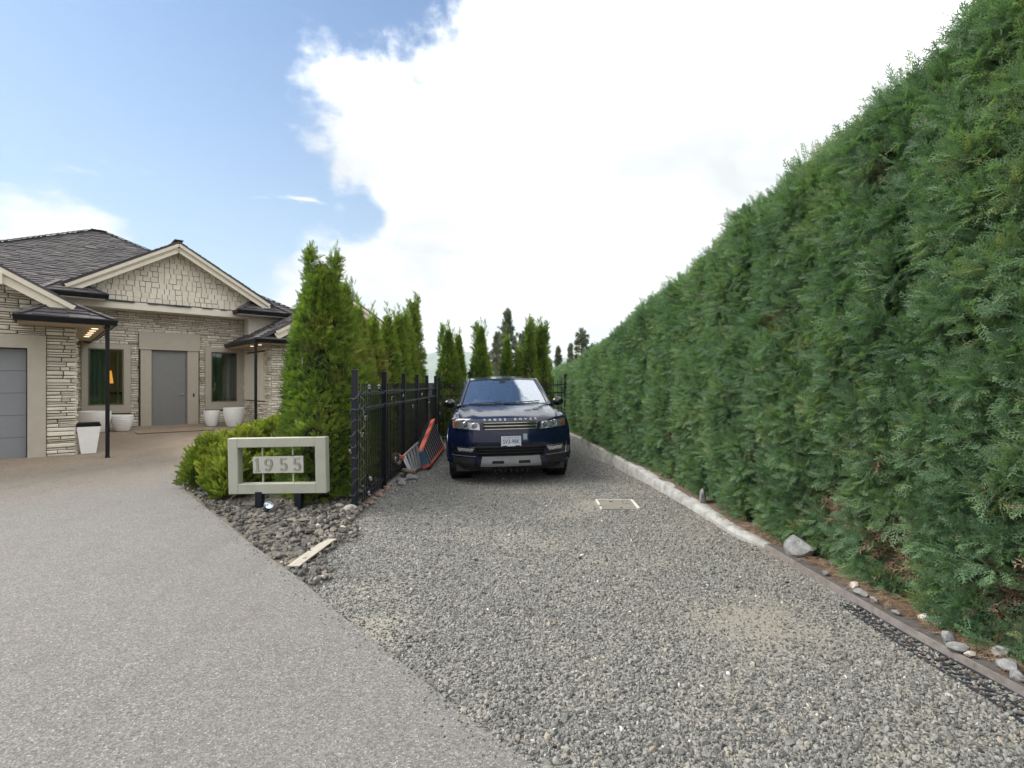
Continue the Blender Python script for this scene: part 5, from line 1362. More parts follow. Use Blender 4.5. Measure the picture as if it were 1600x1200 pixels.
# ------------------------------------------------------------ iron fence: left run and back run
FX = -1.96
def fence(name, A, B, nposts, label, zt=1.76, gap=.105, posts=None, light=False):
    A = Vector(A); B = Vector(B); r_ = root(name, A, label=label, cat='fence'); L = (B-A).length; d = (B-A)/L
    ts = posts or [L*i/(nposts-1) for i in range(nposts)]
    for i, t in enumerate(ts):
        p = A+d*t; s = .034; mb = MB().box(p.x-s, p.y-s, p.z-.05, p.x+s, p.y+s, p.z+zt, .004); o = adopt_(mb.build('post', post_m), r_)
        MB().box(p.x-s-.006, p.y-s-.006, p.z+zt, p.x+s+.006, p.y+s+.006, p.z+zt+.018, .004).build('post_cap', post_m).parent = o
        adopt_(MB().box(p.x-.055, p.y-.055, p.z-.02, p.x+.055, p.y+.055, p.z+.012, .003).build('base_plate', post_m), r_)
    for z in (.14, 1.26, 1.46):
        for t0, t1 in zip(ts[:-1], ts[1:]):
            adopt_(MB().bar(A+d*(t0+.036)+Vector((0, 0, z)), A+d*(t1-.036)+Vector((0, 0, z)), .028, .034).build('rail', post_m), r_)
    proto = None
    for t0, t1 in zip(ts[:-1], ts[1:]):
        n = max(2, int(round((t1-t0)/gap))-1)
        for k in range(n):
            p = A+d*(t0+(t1-t0)*(k+1)/(n+1))
            if proto is None:
                proto = MB().box(-.0065, -.0065, .05, .0065, .0065, 1.60).build('picket', post_m); o = proto; me = proto.data
            else: o = bpy.data.objects.new('picket', me); COL.objects.link(o)
            o.location = p; o.parent = r_; o.matrix_parent_inverse = r_.matrix_basis.inverted()
    return r_
def adopt_(o, r_): adopt(o, r_); return o
PT = [0, 1.50, 2.93, 4.25, 5.50, 6.86]
fl = fence('iron_fence', (FX, 6.38, 0), (FX-.02, 13.24, .03), 6, 'black iron picket fence along the left of the gravel in front of the cedars', posts=PT)
fb = fence('iron_fence', (FX+.05, 13.42, .03), (1.36, 13.42, .12), 3, 'black iron picket fence closing the gravel behind the parked car', zt=1.72, posts=[0, 1.66, 3.31])
gp_ = MB()
# low stones at the foot of the fences
for i in range(9):
    rock_object('rock', -1.86+.36*i, 13.1+.05*math.sin(i*3), .10, .15+.03*math.sin(i*2.3), bluestone_m, 200+i, .9, .10, 2, ORD[i]+' rough grey stone from the left in the low row along the back fence', 'stone', 'stones along the back fence', stretch=(1.25, .8))
for i in range(10):
    rock_object('rock', -1.90+.03*math.sin(i*2), 6.62+.15*i, .02, .055+.012*math.sin(i*1.7), pbr('reddish footing stone', (.20, .13, .11), .9, var=.3, bump=.6) if i == 0 else MATS['reddish footing stone'], 230+i, .6, .10, 2, ORD[i]+' reddish stone from the nearest post under the first panel of the left fence', 'stone', 'reddish stones under the left fence', stretch=(1.1, 1.3))
for i, (x, y, s) in enumerate(((-1.78, 8.35, .10), (-1.70, 8.62, .13), (-1.82, 8.9, .12), (-1.74, 8.1, .08), (-1.80, 9.2, .11))):
    rock_object('rock', x, y, .03, s, bluestone_m, 250+i, .55, .10, 2, ORD[[3, 0, 1, 2, 4].index(i)]+' grey brown rock counted away from the camera between fence and ladder wheels', 'stone', 'rocks between fence and ladder', stretch=(1.2, 1))

# string lights wound on the first post and along the rails
sl = root('string_lights', (FX, 6.38, 0), label='clear bulb string lights wound round the nearest fence post and rails', cat='string lights')
pts = []
for i in range(150):
    t = i/149; a = 2*math.pi*9.5*t; r_ = .052+.012*math.sin(7*a*.31); pts.append((FX+r_*math.cos(a)+.008*math.sin(i*1.3), 6.38+r_*math.sin(a), .12+1.42*t+.02*math.sin(i*.9)))
adopt(MB().tube(pts, .0030, 5).build('cord', wire_m), sl)
for z0, ph in ((1.485, 0), (1.285, 2)):
    pts = []
    for i in range(200):
        t = i/199; y = 6.42+(12.9-6.42)*t; pts.append((FX+.026+.008*math.sin(i*.9+ph), y, z0+.010+.016*math.sin(i*.75+ph)*(math.sin(i*.21)+.3)))
    adopt(MB().tube(pts, .0030, 5).build('cord', wire_m), sl)
pts = [(FX+.07+.03*math.sin(i*.8), 6.46+.03*math.cos(i*.6), .25+1.2*i/60) for i in range(61)]
adopt(MB().tube(pts, .0034, 5).build('cord', wire_m), sl)
def bulb(x, y, z, tilt=0):
    m = Matrix.Translation((x, y, z)) @ Matrix.Rotation(tilt, 4, 'Y')
    o = MB().lathe([(.0, -.105), (.018, -.098), (.028, -.078), (.026, -.055), (.013, -.03)], n=12).build('bulb', bulb_m, smooth=True, xf=m); adopt(o, sl)
    o = MB().lathe([(.014, -.034), (.016, 0), (.008, .006), (0, .006)], n=10).build('socket', black_m, xf=m); adopt(o, sl)
for x, y, z, t in ((FX+.10, 6.50, 1.235, .1), (FX+.085, 6.47, 1.02, .3), (FX-.055, 6.34, .83, -.15), (FX+.09, 6.47, .36, .2), (FX+.12, 6.52, .27, -.3), (FX+.075, 6.50, .30, .5), (FX+.11, 6.56, .44, -.6),
                   (FX+.04, 6.95, 1.50, 2.8), (FX+.04, 7.45, 1.50, 2.9), (FX+.045, 8.2, 1.44, .2), (FX+.045, 9.0, 1.45, 0), (FX+.04, 9.9, 1.24, 0), (FX+.04, 10.9, 1.44, .2), (FX+.04, 11.8, 1.24, 0), (FX+.11, 13.2, 1.15, 0), (FX+.12, 13.2, .9, .2)):
    bulb(x, y, z, t)

# ------------------------------------------------------------ house number sign
sg = root('address_sign', (-2.75, 6.35, 0), label='pale grey green framed house number sign on two black posts', cat='sign')
def at(px, py, d): return P(px, py, d)
D0 = 6.30
L_ = (355.5-800)/800*D0; R_ = (511.5-800)/800*D0; Tz = 1.6-(683.5-600)/800*D0; Bz = 1.6-(771.5-600)/800*D0
lw, tw, bw, rw = .125, .118, .128, .135
y0_, y1_ = D0, D0+.115
rot = Matrix.Translation((-2.7, D0, 0)) @ Matrix.Rotation(math.radians(-1.2), 4, 'Y') @ Matrix.Rotation(math.radians(-2), 4, 'Z') @ Matrix.Translation((2.7, -D0, 0))
for b_ in ((L_, Bz, L_+lw, Tz), (R_-rw, Bz, R_, Tz)): adopt(MB().box(b_[0], y0_, b_[1], b_[2], y1_, b_[3], .008).build('frame_side', sign_m, xf=rot), sg)
for b_ in ((L_+lw-.004, Tz-tw, R_-rw+.004, Tz-.0015), (L_+lw-.004, Bz+.0015, R_-rw+.004, Bz+bw)): adopt(MB().box(b_[0], y0_+.002, b_[1], b_[2], y1_-.002, b_[3], .006).build('frame_rail', sign_m, xf=rot), sg)
for px in (411.5, 459.5):
    x = (px-800)/800*(D0+.06); adopt(MB().box(x-.008, D0+.05, Bz+bw-.005, x+.008, D0+.066, Tz-tw+.005).build('rod', sign_m, xf=rot), sg)
pL, pR = (395.3-800)/800*(D0+.03), (475.5-800)/800*(D0+.03); pB, pT = 1.6-(739.5-600)/800*D0, 1.6-(713.2-600)/800*D0
plq = MB().box(pL, D0+.030, pB, pR, D0+.046, pT, .003).build('plaque', plaque_m, xf=rot); adopt(plq, sg)
def numeral(ch, cx, cz, h):
    """outlined serif figures swept as flat bars"""
    w_ = h*.60; s = h*.13
    S_ = {'1': [[(-.16, .34), (.02, .5), (.02, -.5)], [(-.2, -.5), (.24, -.5)]],
          '9': [[(.32*math.cos(a), .20+.28*math.sin(a)) for a in [2*math.pi*k/16 for k in range(17)]], [(.33, .2), (.31, -.05), (.20, -.30), (.0, -.46), (-.22, -.44), (-.26, -.34)]],
          '5': [[(.28, .5), (-.20, .5), (-.24, .06)], [(-.24, .06)]+[(.02+.30*math.cos(a), -.19+.29*math.sin(a)) for a in [math.radians(q) for q in range(130, -150, -18)]]+[(-.30, -.36)]]}[ch]
    m_ = MB()
    for st in S_:
        pts = [Vector((cx+p[0]*w_*1.25, D0+.030, cz+p[1]*h*.9)) for p in st]
        for a, b_ in zip(pts[:-1], pts[1:]):
            d_ = (b_-a).normalized(); wv = s*(1.15 if abs(d_.z) > .6 else .6)
            m_.bar(a-d_*s*.22, b_+d_*s*.22, .010, wv, up=Vector((-d_.z, 0, d_.x)))
    o = m_.build('numeral', num_m, xf=rot); o.parent = plq
    m2 = MB()
    for st in S_:
        pts = [Vector((cx+p[0]*w_*1.25, D0+.0245, cz+p[1]*h*.9)) for p in st]
        for a, b_ in zip(pts[:-1], pts[1:]): m2.bar(a, b_, .003, s*.30, up=Vector((-(b_-a).normalized().z, 0, (b_-a).normalized().x)))
    o2 = m2.build('numeral_face', plaque_m, xf=rot); o2.parent = plq
for ch, px in (('1', 402.5), ('9', 420.5), ('5', 444), ('5', 465.5)):
    numeral(ch, (px-800)/800*(D0+.03), (pB+pT)/2, .165)
for px in (406.5, 467.5):
    x = (px-800)/800*(D0+.06); adopt(MB().box(x-.042, D0+.01, -.06, x+.042, D0+.095, Bz+.02, .004).build('leg', post_m), sg)
# spot lamp in the rocks before it
so = root('garden_spotlight', (-2.92, 6.12, .125), tuple(Vector((.50, -.55, .70)).to_track_quat('Z', 'Y').to_euler()), 'small dark green garden spotlight with bright reflector lying in the rocks', 'lamp')
MB().lathe([(0, -.085), (.022, -.08), (.030, -.05), (.036, -.02), (.056, .045), (.058, .065)], n=18, axis='z').build('housing', pbr('dark green lamp housing', (.012, .05, .055), .35), so, keep=False, smooth=50)
MB().lathe([(.053, .060), (.040, .035), (.012, .015), (0, .012)], n=18).build('reflector', pbr('lamp reflector', (.75, .85, .95), .12, metal=1), so, keep=False, smooth=True)
MB().lathe([(0, .072), (.03, .070), (.056, .060)], n=18).build('lens', lens_m, so, keep=False, smooth=True)
MB().tube([(0, 0, -.08), (.0, .05, -.11), (.0, .09, -.16)], .008, 6).build('stake', black_m, so, keep=False)

# ------------------------------------------------------------ step ladder lying on edge against the fence, wheeled rack beside it
ld = root('step_ladder', (-1.65, 9.5, 0), label='orange step ladder lying on its side against the black fence', cat='ladder')
n0, n1 = at(656.5, 706, 9.55), at(667.5, 735, 9.50)      # near end: top edge, ground edge
f0, f1 = at(669.5, 656, 12.3), at(693, 701.5, 12.55)
n1.z = .05; f1.z = .06
f0.x = max(f0.x, FX+.06)
up_ = (n0-n1).normalized()
nrm = (f1-n1).cross(up_).normalized()
def rail_(a, b_, name, mat): return adopt_(MB().bar(a, b_, .10, .03, up=up_).build(name, mat), ld)
rail_(n0, f0, 'side_rail', orange_m); rail_(n1, f1, 'side_rail', orange_m)
step_m = pbr('dark grooved step', (.05, .058, .075), .5, metal=.3)
for k in range(11):
    t = .06+k*.088; a, b_ = n1.lerp(f1, t)+up_*.01, n0.lerp(f0, t)-up_*.01
    o = adopt_(MB().bar(a, b_, .06, .016, up=(f1-n1)).build('step', step_m), ld)
    ns_ = nrm*(1 if nrm.x > 0 else -1)*.032
    MB().bar(a+ns_, b_+ns_, .010, .022, up=(f1-n1)).build('nosing', alu_m).parent = o
for k in range(12):
    t = .05+k*.085; off = Vector((-.10, 0, .05)) ; adopt_(MB().bar(n1.lerp(f1, t)+off, n0.lerp(f0, t)+off, .02, .02, up=(f1-n1)).build('rear_brace', blue_m), ld)
cap = MB().bar(n1+Vector((-.01, -.03, .03)), n0+Vector((.0, -.03, -.02)), .17, .10, up=(0, 1, 0)); adopt_(cap.build('top_cap', blue_m), ld)
adopt_(MB().bar(n1+Vector((-.07, -.07, .0)), n1+Vector((.05, -.06, .07)), .05, .06).build('foot_strap', orange_m), ld)
adopt_(MB().bar(n0+Vector((-.05, -.05, .01)), n0+Vector((.05, -.05, .03)), .07, .03).build('corner_bracket', alu_m), ld)
rk = root('wheeled_rack', (-1.75, 9.0, 0), label='slatted aluminium hand truck with two tan wheels beside the ladder', cat='hand truck')
q00, q01, q10, q11 = at(629, 714, 8.95), at(640, 741, 8.85), at(653, 692, 9.42), at(658, 732, 9.40)
q01.z = max(q01.z, .06); q11.z = max(q11.z, .09)
for a, b_ in ((q00, q10), (q01, q11)): adopt_(MB().bar(a, b_, .03, .03).build('frame_tube', alu_m), rk)
adopt_(MB().bar(q00, q01, .03, .025).build('frame_tube', alu_m), rk)
for k in range(5):
    t = .12+k*.19; adopt_(MB().bar(q00.lerp(q10, t), q01.lerp(q11, t), .045, .018, up=(q10-q00).normalized().cross((q01-q00).normalized())).build('slat', alu_m), rk)
for c, ax in ((q00+Vector((-.10, -.05, -.03)), Vector((.75, -.6, .3))), (q01+Vector((.0, -.12, .045)), Vector((.25, .35, 1)))):
    c.z = max(c.z, .075); rm = Matrix.Translation(c) @ ax.normalized().to_track_quat('Z', 'Y').to_matrix().to_4x4()
    w_ = adopt_(MB().lathe([(.07, -.028), (.105, -.030), (.118, -.018), (.118, .018), (.105, .030), (.07, .028)], n=24).build('wheel', tan_m, smooth=50, xf=rm), rk)
    o = MB().lathe([(.072, -.02), (.05, -.01), (.02, -.025), (0, -.025)], n=18).lathe([(.072, .02), (.05, .01), (.02, .025), (0, .025)], n=18).build('hub', alu_m, xf=rm); o.parent = w_
adopt_(MB().bar(q00+Vector((-.05, -.02, 0)), q00+Vector((.03, 0, .0)), .07, .05).build('wheel_bracket', orange_m), rk)
adopt_(MB().bar(q01+Vector((.0, -.07, .01)), q01+Vector((.09, 0, .01)), .05, .05).build('wheel_bracket', orange_m), rk)
# ------------------------------------------------------------ the clipped cedar hedge on the right
HT = [(0, 4.3), (1.5, 4.25), (2.6, 4.15), (3.54, 3.90), (4.6, 3.78), (5.8, 3.52), (6.9, 3.34), (7.15, 3.20), (8.4, 3.04), (10.3, 2.52), (12.5, 2.2), (15, 2.06), (19, 2.1), (24, 2.2)]
HXP = [(0, 2.98), (1.6, 2.98), (2.6, 2.94), (3.6, 2.84), (5.0, 2.68), (6.0, 2.58), (7.0, 2.50), (8.2, 2.36), (9.6, 2.06), (11.0, 1.76), (12.4, 1.68), (14, 1.64), (16, 1.64), (24, 1.9)]
def hedge_top(y): return np.interp(y, [p[0] for p in HT], [p[1] for p in HT])
def hedge_face(y, t, h):
    """x of the face at height t (0..1 of h), lobed per plant and bellied"""
    x = np.interp(y, [p[0] for p in HXP], [p[1] for p in HXP])
    lobe = -.085*np.abs(np.sin(math.pi*(y+.25)/.95))**.8
    belly = -.10*np.sin(math.pi*np.clip(t, 0, 1))+.10*np.clip(t-.35, 0, 1)
    return x+lobe+belly
def hedge_pts(y, q):
    """q 0..1 runs up the face, round the shoulder and over the top"""
    h = hedge_top(y)+.10*(fbm(y*1.3, 3.1+0*y)-.5)*2+.05*np.abs(np.sin(math.pi*(y+.25)/.95)); g = np.interp(y, [0, 4.8, 8, 11.5, 14], [.05, .05, .16, .38, .42]); rr_ = .35; H1 = h-rr_-g
    arc = math.pi/2*rr_; tot = H1+arc+.9; s = q*tot
    x0 = hedge_face(y, np.clip(s/np.maximum(H1+rr_, .1), 0, 1), h)
    a = np.clip((s-H1)/rr_, 0, math.pi/2); up = np.minimum(s, H1)
    z = g+up+rr_*np.sin(a); x = x0+rr_*(1-np.cos(a))+np.maximum(0, s-H1-arc)
    nx_ = -np.cos(a); nz_ = np.sin(a)
    P_ = np.stack([x, y, z], 1); N_ = np.stack([nx_, np.zeros_like(nx_)-.0, nz_], 1)
    bump = .075*(fbm(y*2.3+11, z*2.3, 3)-.5)*2+.05*(fbm(y*6+3, z*6+9, 2)-.5)*2
    P_ = P_-N_*(-bump)[:, None]
    return P_, unit(N_)
hd = root('cedar_hedge', (2.9, 6, 0), label='tall clipped dense cedar hedge running along the right of the gravel', cat='hedge')
# woody inside: a dark brown core with stems
def hedge_core():
    yy = np.linspace(0.2, 22, 150); qq = np.linspace(0, 1, 26); V = []
    for y in yy:
        P_, N_ = hedge_pts(np.full(26, y), qq); P_ = P_-N_*.20; V += [tuple(p) for p in P_]
    F = [(j*26+i, j*26+i+1, (j+1)*26+i+1, (j+1)*26+i) for j in range(len(yy)-1) for i in range(25)]
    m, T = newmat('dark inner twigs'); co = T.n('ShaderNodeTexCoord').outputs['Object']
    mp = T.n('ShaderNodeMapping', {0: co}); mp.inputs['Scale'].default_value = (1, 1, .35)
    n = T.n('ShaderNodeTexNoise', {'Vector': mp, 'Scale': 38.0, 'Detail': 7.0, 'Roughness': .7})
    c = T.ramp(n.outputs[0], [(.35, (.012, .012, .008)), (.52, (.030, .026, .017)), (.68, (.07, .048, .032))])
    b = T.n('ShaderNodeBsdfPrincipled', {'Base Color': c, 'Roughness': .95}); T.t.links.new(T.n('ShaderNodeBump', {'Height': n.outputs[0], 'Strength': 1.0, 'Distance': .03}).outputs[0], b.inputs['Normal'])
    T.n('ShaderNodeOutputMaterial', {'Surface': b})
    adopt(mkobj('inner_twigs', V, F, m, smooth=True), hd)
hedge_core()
for k in range(22):
    y = .7+k*.95; x = float(np.interp(y, [p[0] for p in HXP], [p[1] for p in HXP]))+.38
    pts = [(x+.04*math.sin(k+z), y+.05*math.cos(k*2+z*2), z) for z in (0, .5, 1.0, float(hedge_top(y))-.6)]
    adopt(MB().tube(pts, [.06, .05, .04, .02], 8).build('trunk', bark_m), hd)
def tufts(C, N, K, rad, up, L, rng_tint, lay=1.0, spread=.75, gold=0.0):
    """K sprays round every tuft centre, fanning outward and upward"""
    n = len(C); Ck = np.repeat(C, K, 0); Nk = np.repeat(N, K, 0); m = n*K
    rv = unit(NR.normal(size=(m, 3)))
    d = unit(Nk*1.0+rv*spread+np.array((0, 0, up)))
    rd = np.repeat(rad, K)[:, None]*NR.random((m, 1))**.5
    rt = unit(rv-(rv*Nk).sum(1, keepdims=True)*Nk); q = rd/np.repeat(rad, K)[:, None]
    d = unit(Nk*(1.15-.55*q)+rt*q*spread*1.5+rv*.25+np.array((0, 0, up)))
    base = Ck+rt*rd*.55+Nk*np.repeat(rad, K)[:, None]*(.35-.75*q)-Nk*.05*lay
    pn = unit(np.cross(d, unit(NR.normal(size=(m, 3)))))
    t = np.repeat(rng_tint, K)+NR.normal(0, .07, m)
    return base, eulers(d, pn), L*NR.uniform(.7, 1.25, m), t
# candidate tuft centres by area
n = 60000; y = NR.uniform(.3, 22, n); q = NR.random(n)
P_, N_ = hedge_pts(y, q)
dens = np.where(y < 8, 1.0, np.clip(1.0-(y-8)*.06, .35, 1)) * np.interp(y, [0, 3, 22], [.9, 1, 1])*hedge_top(y)/4.3
keep = NR.random(n) < dens*.55
hole = (P_[:, 2] < 1.35) & (fbm(P_[:, 1]*1.9+30, P_[:, 2]*2.1+4, 3) > .75-.05*(P_[:, 2] < .7))
hole2 = fbm(P_[:, 1]*2.6+70, P_[:, 2]*2.2+14, 3) > .77
hole3 = (((P_[:, 1]-4.30)/.22)**2+((P_[:, 2]-.55)/.17)**2 < 1) | (((P_[:, 1]-5.35)/.12)**2+((P_[:, 2]-.75)/.14)**2 < 1) | (((P_[:, 1]-2.95)/.14)**2+((P_[:, 2]-.38)/.12)**2 < 1)
hole = hole | hole3
C, N, y_ = P_[keep & ~hole & ~hole2], N_[keep & ~hole & ~hole2], y[keep & ~hole & ~hole2]
rad = NR.uniform(.07, .15, len(C)); tint = np.clip(.24+.48*fbm(C[:, 1]*1.6, C[:, 2]*1.6, 3)+NR.normal(0, .17, len(C))*1.0-.0, 0, .80)
yel = fbm(C[:, 1]*3+5, C[:, 2]*3+8, 2) > .66; tint = np.where(yel & (NR.random(len(C)) < .25), NR.uniform(.70, .82, len(C)), tint)
B_, E_, S_, T_ = tufts(C+N*NR.uniform(-.16, .06, (len(C), 1)), N, 15, rad, .30, 1.0, tint, spread=.80)
T_ = np.clip(T_, 0, .86); far = np.interp(B_[:, 1], [6, 14, 22], [1, 1.3, 1.5])
scatter('foliage', 'hedge_spray', B_, E_, S_*far, T_, hd)
# lone shoots that break the clipped outline at the top
m_ = 900; yt = NR.uniform(.5, 18, m_); Pt, Nt = hedge_pts(yt, NR.uniform(.70, .95, m_)); dv = unit(Nt*.3+np.array((0, 0, 1.0))+NR.normal(0, .25, (m_, 3)))
scatter('top_shoots', 'hedge_spray', Pt+dv*.02, eulers(dv, unit(NR.normal(size=(m_, 3)))), NR.uniform(.9, 1.7, m_), NR.uniform(.3, .8, m_), hd)
# brown dead inner growth showing in the holes
sel = keep & (hole | hole2); Cd, Nd = P_[sel], N_[sel]
B_, E_, S_, T_ = tufts(Cd-Nd*.08, Nd, 5, NR.uniform(.06, .12, len(Cd)), -.1, 1.2, NR.uniform(.1, .8, len(Cd)), spread=1.0)
scatter('dead_inner_growth', 'dead_twig', B_, E_, S_, np.clip(T_, 0, 1), hd)
# golden seed cones in clusters
cn = 150; yc = NR.uniform(1.5, 12, cn); Pc, Nc = hedge_pts(yc, NR.uniform(.08, .8, cn)); Pc = np.repeat(Pc+Nc*.07, 7, 0)+NR.normal(0, .022, (cn*7, 3)); dv = unit(NR.normal(size=(cn*7, 3))+np.array((-.8, 0, .5)))
scatter('seed_cones', 'dead_twig', Pc, eulers(dv, unit(NR.normal(size=(cn*7, 3)))), NR.uniform(.12, .26, cn*7), NR.uniform(.6, 1, cn*7), hd)

# ------------------------------------------------------------ columnar cedars
def cedar(x, y, h, r, label, leaders=1, group=None, z0=None, dense=1.0, size=1.0, seed=0, tone=0.0, name='cedar_tree', shape=.55, spires=()):
    z0 = float(G(np.array(x), np.array(y)))+.03 if z0 is None else z0
    t_ = root(name, (x, y, z0), label=label, cat='tree', group=group); rg = np.random.default_rng(seed+100)
    adopt(MB().tube([(x, y, z0-.1), (x+.01, y, z0+h*.4), (x-.01, y+.01, z0+h*.9)], [r*.16, r*.10, .01], 8).build('trunk', bark_m), t_)
    def rad(t): # t 0..1 of height
        return r*np.where(t < .30, .90+.10*np.sin(t/.30*math.pi/2), np.clip(1-((t-.30)/.70)**1.35, 0, 1)**(shape+.18))
    lob = rg.uniform(0, 6.28, 3)
    area = 2*math.pi*r*h*.75; n = int(area*210*dense/size**2)
    t = rg.random(n)**1.08; a = rg.uniform(0, 2*math.pi, n)
    rr_ = rad(t)*(1+.10*np.sin(3*a+lob[0]+t*3)+.07*np.sin(5*a+lob[1]-t*5))*(1+.22*(fbm(a*1.6+seed*3, t*h*2.0+seed, 3)-.5))
    Cx = np.stack([x+rr_*np.cos(a), y+rr_*np.sin(a), z0+.06+t*(h*(.90 if spires else .93)-.06)], 1)
    for (ox, hh) in spires:
        m = 70; tt = rg.uniform(.72, 1.0, m); aa = rg.uniform(0, 6.28, m); w_ = .15*np.clip((1-tt)/.28, 0.05, 1)**.8
        Cx = np.concatenate([Cx, np.stack([x+ox+w_*np.cos(aa), y+w_*np.sin(aa), z0+hh*tt], 1)]); a = np.concatenate([a, aa])
    if leaders > 1:
        for k in range(leaders):
            lx, ly = rg.uniform(-.45, .45)*r, rg.uniform(-.3, .3)*r; hh = h*(1-.05*k*(rg.random()+.3)); m = int(45*dense/size); tt = rg.uniform(.74, 1.0, m); aa = rg.uniform(0, 6.28, m)
            w_ = r*.24*np.clip((1-tt)/.20, 0.06, 1)
            L2 = np.stack([x+lx+w_*np.cos(aa), y+ly+w_*np.sin(aa), z0+hh*tt], 1); Cx = np.concatenate([Cx, L2]); a = np.concatenate([a, aa])
    Nn = np.stack([np.cos(a), np.sin(a), np.full(len(a), .15)], 1)
    gap = fbm(a*2.2+seed*7, (Cx[:, 2])*2.6+seed*2, 3) > .70
    Cx, Nn, aa = Cx[~gap], unit(Nn[~gap]), a[~gap]
    tint = np.clip(.50+tone+.45*(fbm(aa*2.5+seed, Cx[:, 2]*2.5, 3)-.5)*2+.17*np.cos(aa)+rg.normal(0, .10, len(Cx)), 0, .93)  # light from the right painted in: sprays tinted paler on that flank
    tint[rg.random(len(Cx)) < .02] = 1.0
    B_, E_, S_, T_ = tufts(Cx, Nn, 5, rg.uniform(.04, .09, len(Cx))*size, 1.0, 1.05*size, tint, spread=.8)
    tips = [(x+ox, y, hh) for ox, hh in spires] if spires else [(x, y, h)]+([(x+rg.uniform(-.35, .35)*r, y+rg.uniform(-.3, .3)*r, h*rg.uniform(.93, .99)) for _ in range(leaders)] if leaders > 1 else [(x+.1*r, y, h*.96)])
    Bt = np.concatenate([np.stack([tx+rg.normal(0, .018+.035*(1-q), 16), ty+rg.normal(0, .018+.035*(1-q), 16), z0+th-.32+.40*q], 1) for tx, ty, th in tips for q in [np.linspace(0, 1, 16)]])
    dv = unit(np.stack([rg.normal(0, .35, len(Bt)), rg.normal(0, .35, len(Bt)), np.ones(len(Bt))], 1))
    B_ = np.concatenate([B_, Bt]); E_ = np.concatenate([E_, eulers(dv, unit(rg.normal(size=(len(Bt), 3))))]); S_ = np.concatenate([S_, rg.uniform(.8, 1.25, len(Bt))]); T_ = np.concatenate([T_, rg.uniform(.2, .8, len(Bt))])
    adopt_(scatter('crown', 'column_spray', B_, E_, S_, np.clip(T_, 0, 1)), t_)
    # inner mass, set deep so that light falls off between the sprays
    V = []; K = 14; M = 16
    for j in range(M+1):
        tt = j/M
        for k in range(K):
            an = 2*math.pi*k/K; q = float(rad(np.array(tt)))*.62*(1+.1*math.sin(3*an+lob[0]+tt*3)); V.append((x+q*math.cos(an), y+q*math.sin(an), z0+.10+tt*h*.86))
    F = [(j*K+k, j*K+(k+1) % K, (j+1)*K+(k+1) % K, (j+1)*K+k) for j in range(M) for k in range(K)]
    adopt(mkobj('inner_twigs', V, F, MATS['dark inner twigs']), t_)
    return t_
GL = 'columnar cedars behind the left fence'
row = [(-2.60, 7.02, 3.45, .55, 1, 'big twin tipped front cedar directly behind the house number sign', 0),
       (-2.58, 7.78, 3.12, .44, 2, 'second cedar of the left row, overlapping the big front one', .02),
       (-2.62, 8.62, 2.95, .44, 1, 'third cedar from the sign, its shoulder against the wing roof', .10),
       (-2.62, 9.60, 2.92, .40, 1, 'fourth cedar from the sign, shorter and rounded above the fence', .06),
       (-2.62, 10.75, 3.10, .38, 1, 'fifth cedar from the sign with slim brownish tip', .0),
       (-2.60, 11.75, 3.26, .36, 2, 'sixth cedar of the left row with ragged tip', .0),
       (-2.60, 12.75, 3.36, .35, 1, 'seventh cedar of the left row, near the fence corner', .03),
       (-2.64, 13.85, 3.92, .34, 2, 'tallest pointed cedar at the far end of the left row', .03)]
for i, (x, y, h, r, ld_, lab, tone) in enumerate(row):
    cedar(x, y, h, r, lab, ld_, GL, spires=((-.17, 3.36), (.18, 3.31)) if i == 0 else (), seed=i, tone=tone+(.0 if i == 0 else .08), shape=.42 if i < 2 else .62, dense=1.15 if i < 3 else 1.0, size=1.0, z0=.04)
GB = 'columnar cedars behind the back fence'
for i, (px, pyt, d, r, ld_, lab) in enumerate(((701, 509, 14.4, .40, 2, 'leftmost cedar behind the back fence, double tipped'),
        (716, 518, 15.4, .30, 1, 'narrow bright cedar half hidden behind the leftmost back cedar'),
        (751, 504, 14.5, .37, 2, 'broad egg shaped cedar behind the left side of the car roof'),
        (792, 521, 14.6, .24, 1, 'slim pointed cedar behind the middle of the car roof'),
        (811, 541, 14.5, .22, 1, 'shortest cedar behind the car roof, between two taller ones'),
        (828, 500, 14.6, .25, 2, 'left half of the dense cedar pair behind the right side of the car roof'),
        (845, 503, 14.9, .30, 3, 'rightmost cedar behind the back fence, ragged triple tip'))):
    x = (px-800)/800*d; h = 1.6-(pyt-600)/800*d-.05
    cedar(x, d, h, r*1.18, lab, ld_, GB, z0=.05, seed=20+i, dense=1.0, size=1.0, tone=-.03, shape=.80)

